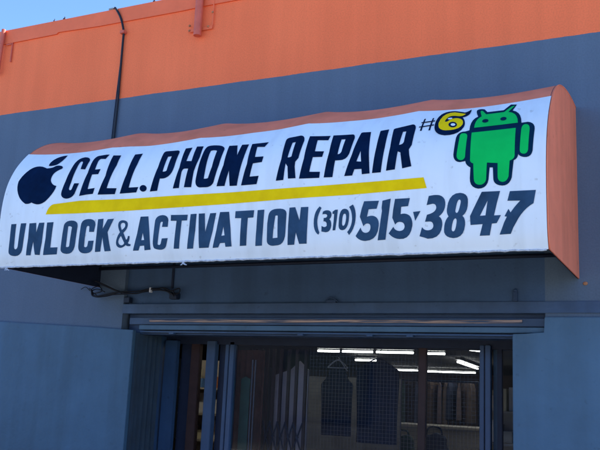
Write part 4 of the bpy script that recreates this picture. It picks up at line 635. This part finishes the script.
for x in (-4.8,-2.7):
    for y in (5.27,5.83): bm=NB(); box(bm,(x-.02,y-.02,0),(x+.02,y+.02,.839)); mesh('leg',bm,M['steel'],mesh_tbl)
bag(-3.33,5.5,.881,.36,.2,.27,M['bagblue'],'navy bag with raised handle standing on the display table')
bag(-3.78,5.5,.881,.34,.2,.22,M['baggreen'],'dark green bag left of the navy one on the display table')
bag(-4.15,5.5,.881,.26,.2,.24,M['bagblue'],'small dark bag leftmost on the display table')
# back racks of hanging garments
cols=[(.10,.05,.06),(.06,.04,.07),(.12,.09,.08),(.04,.05,.09),(.09,.06,.045),(.16,.12,.12),(.03,.06,.05)]
gm=[mat('garment_cloth',c,.85,.35,9,.4,60) for c in cols]
cn=['dark red','plum','taupe','dark blue','brown','dusty pink','dark green']
def rack(x0,x1,y,zt,label,nth):
    t=thing('garment_rack',label,'clothes rack',((x0+x1)/2,y,0),'racks of clothes inside the shop')
    bm=NB(); tube(bm,[(x0,y,zt),(x1,y,zt)],.015,8); mesh('rod',bm,M['steel'],t)
    for x in (x0,x1): bm=NB(); tube(bm,[(x,y,0),(x,y,zt)],.015,8); mesh('upright',bm,M['steel'],t)
    n=int((x1-x0)/.11); protos=[]
    for i in range(n):
        x=x0+.08+i*.11; k=random.randrange(7); h=random.uniform(.62,.85); wq=.05
        bm=NB(); prism(bm,[(-.045,-h),(.045,-h),(.032,-.12),(.012,-.035),(0,-.0),(-.012,-.035),(-.032,-.12)],-.24,.24)
        bmesh.ops.bevel(bm,geom=list(bm.edges),offset=.008,segments=1,affect='EDGES')
        o=mesh('hanging_garment',bm,gm[k]); o.location=(x,y,zt-.02); o.rotation_euler=(0,0,random.uniform(-.5,.5)+.4)
        tag(o,'%s garment hanging on the %s'%(cn[k],nth),'garment','garments hanging on the racks')
rack(-5.9,-3.5,8.6,1.92,'long clothes rack behind the counter, nearer to the window','nearer clothes rack behind the counter')
rack(-9.0,-5.0,12.6,1.90,'long clothes rack far back in the shop under the lights','far clothes rack under the lights')
t=thing('display_shelf','tall pale shelf unit of small goods behind the narrow right window','shelf',(-1.9,2.5,0))
bm=NB(); box(bm,(-2.02,2.9,0),(-.95,2.93,1.72)); mesh('back_panel',bm,M['card'],t)
for z in (.5,.85,1.2,1.5): bm=NB(); box(bm,(-2.0,2.6,z),(-1.0,2.898,z+.02)); mesh('shelf_board',bm,M['card'],t)
lamp((-3.9,2.3,2.45),(-2.9,2.3,2.45),'added unseen tube behind the window header, brightening the tops')  # this tube and the next are added out of view as fill light
lamp((-5.6,2.4,2.45),(-4.7,2.4,2.45),'added unseen tube brightening the goods in the left door gap')
cw=[(.7,.7,.7),(.65,.22,.06),(.12,.25,.5),(.5,.48,.4),(.55,.1,.08),(.25,.4,.28),(.75,.7,.5)]
cwn=['white','orange','blue','beige','red','green','cream']; cm=[mat('carton_'+n_,c_,.55,.1,9) for n_,c_ in zip(cwn,cw)]
def goods(x0,x1,y,zs,place,seed,pal=range(7)):
    random.seed(seed)
    for zi,z in enumerate(zs):
        x=x0
        while x<x1-.04:
            wd=random.uniform(.05,.11); h=random.uniform(.10,.24); k=random.choice(list(pal))
            o=mesh('boxed_item',box(NB(),(x,y-random.uniform(.08,.16),z),(x+wd,y,z+h),.003),cm[k]); tag(o,'small %s carton on the %s'%(cwn[k],place),'box',group='cartons on the %s'%place)
            x+=wd+random.uniform(.004,.03)
goods(-1.98,-1.02,2.86,(.871,1.221,1.521),'pale shelf behind the narrow right window',4,(0,3,6,0,2))
goods(-5.72,-4.95,3.2,(1.021,1.321,1.621),'stand-in shelf in the left door gap',9,(0,1,2,6,0))  # bright cartons put in to imitate the street reflection
# made-up case of bright goods, imitating the street reflected in the left gap
t=thing('stand_in_case','made-up case of small bright goods standing in for a street reflection','stand-in case',(-5.2,3.0,0))
bm=NB(); box(bm,(-5.75,3.3,0),(-4.9,3.34,1.95)); mesh('case_back',bm,M['card'],t)
for z in (1.0,1.3,1.6): bm=NB(); box(bm,(-5.75,3.0,z),(-4.9,3.298,z+.02)); mesh('shelf_board',bm,M['card'],t)
# ---------------------------------------------------------------- across the street (seen only in reflections and as bounce light)
op=thing('corner_store','dark grey single storey building across the street with dark windows','building',(0,-17,0))
bm=NB(); box(bm,(-20,-25,-.1),(16,-17.05,4.2)); mesh('wall',bm,M['stucco2'],op)
bm=NB(); box(bm,(-20.15,-25.15,4.201),(16.15,-16.9,4.45),.02); mesh('roof',bm,M['red'],op)
for x in (-17,-12,-7,3,8):
    fr=mesh('window',box(NB(),(x,-17.049,.8),(x+3,-16.99,2.9),.01),M['steel'],op)
    mesh('pane',box(NB(),(x+.1,-16.989,.9),(x+2.9,-16.975,2.8)),M['window2'],fr)
dr=mesh('door',box(NB(),(-2,-17.049,0),(-.9,-16.98,2.3),.01),M['red'],op)
mesh('handle',box(NB(),(-1.05,-16.979,1.0),(-1.0,-16.93,1.2),.005),M['wire'],dr)
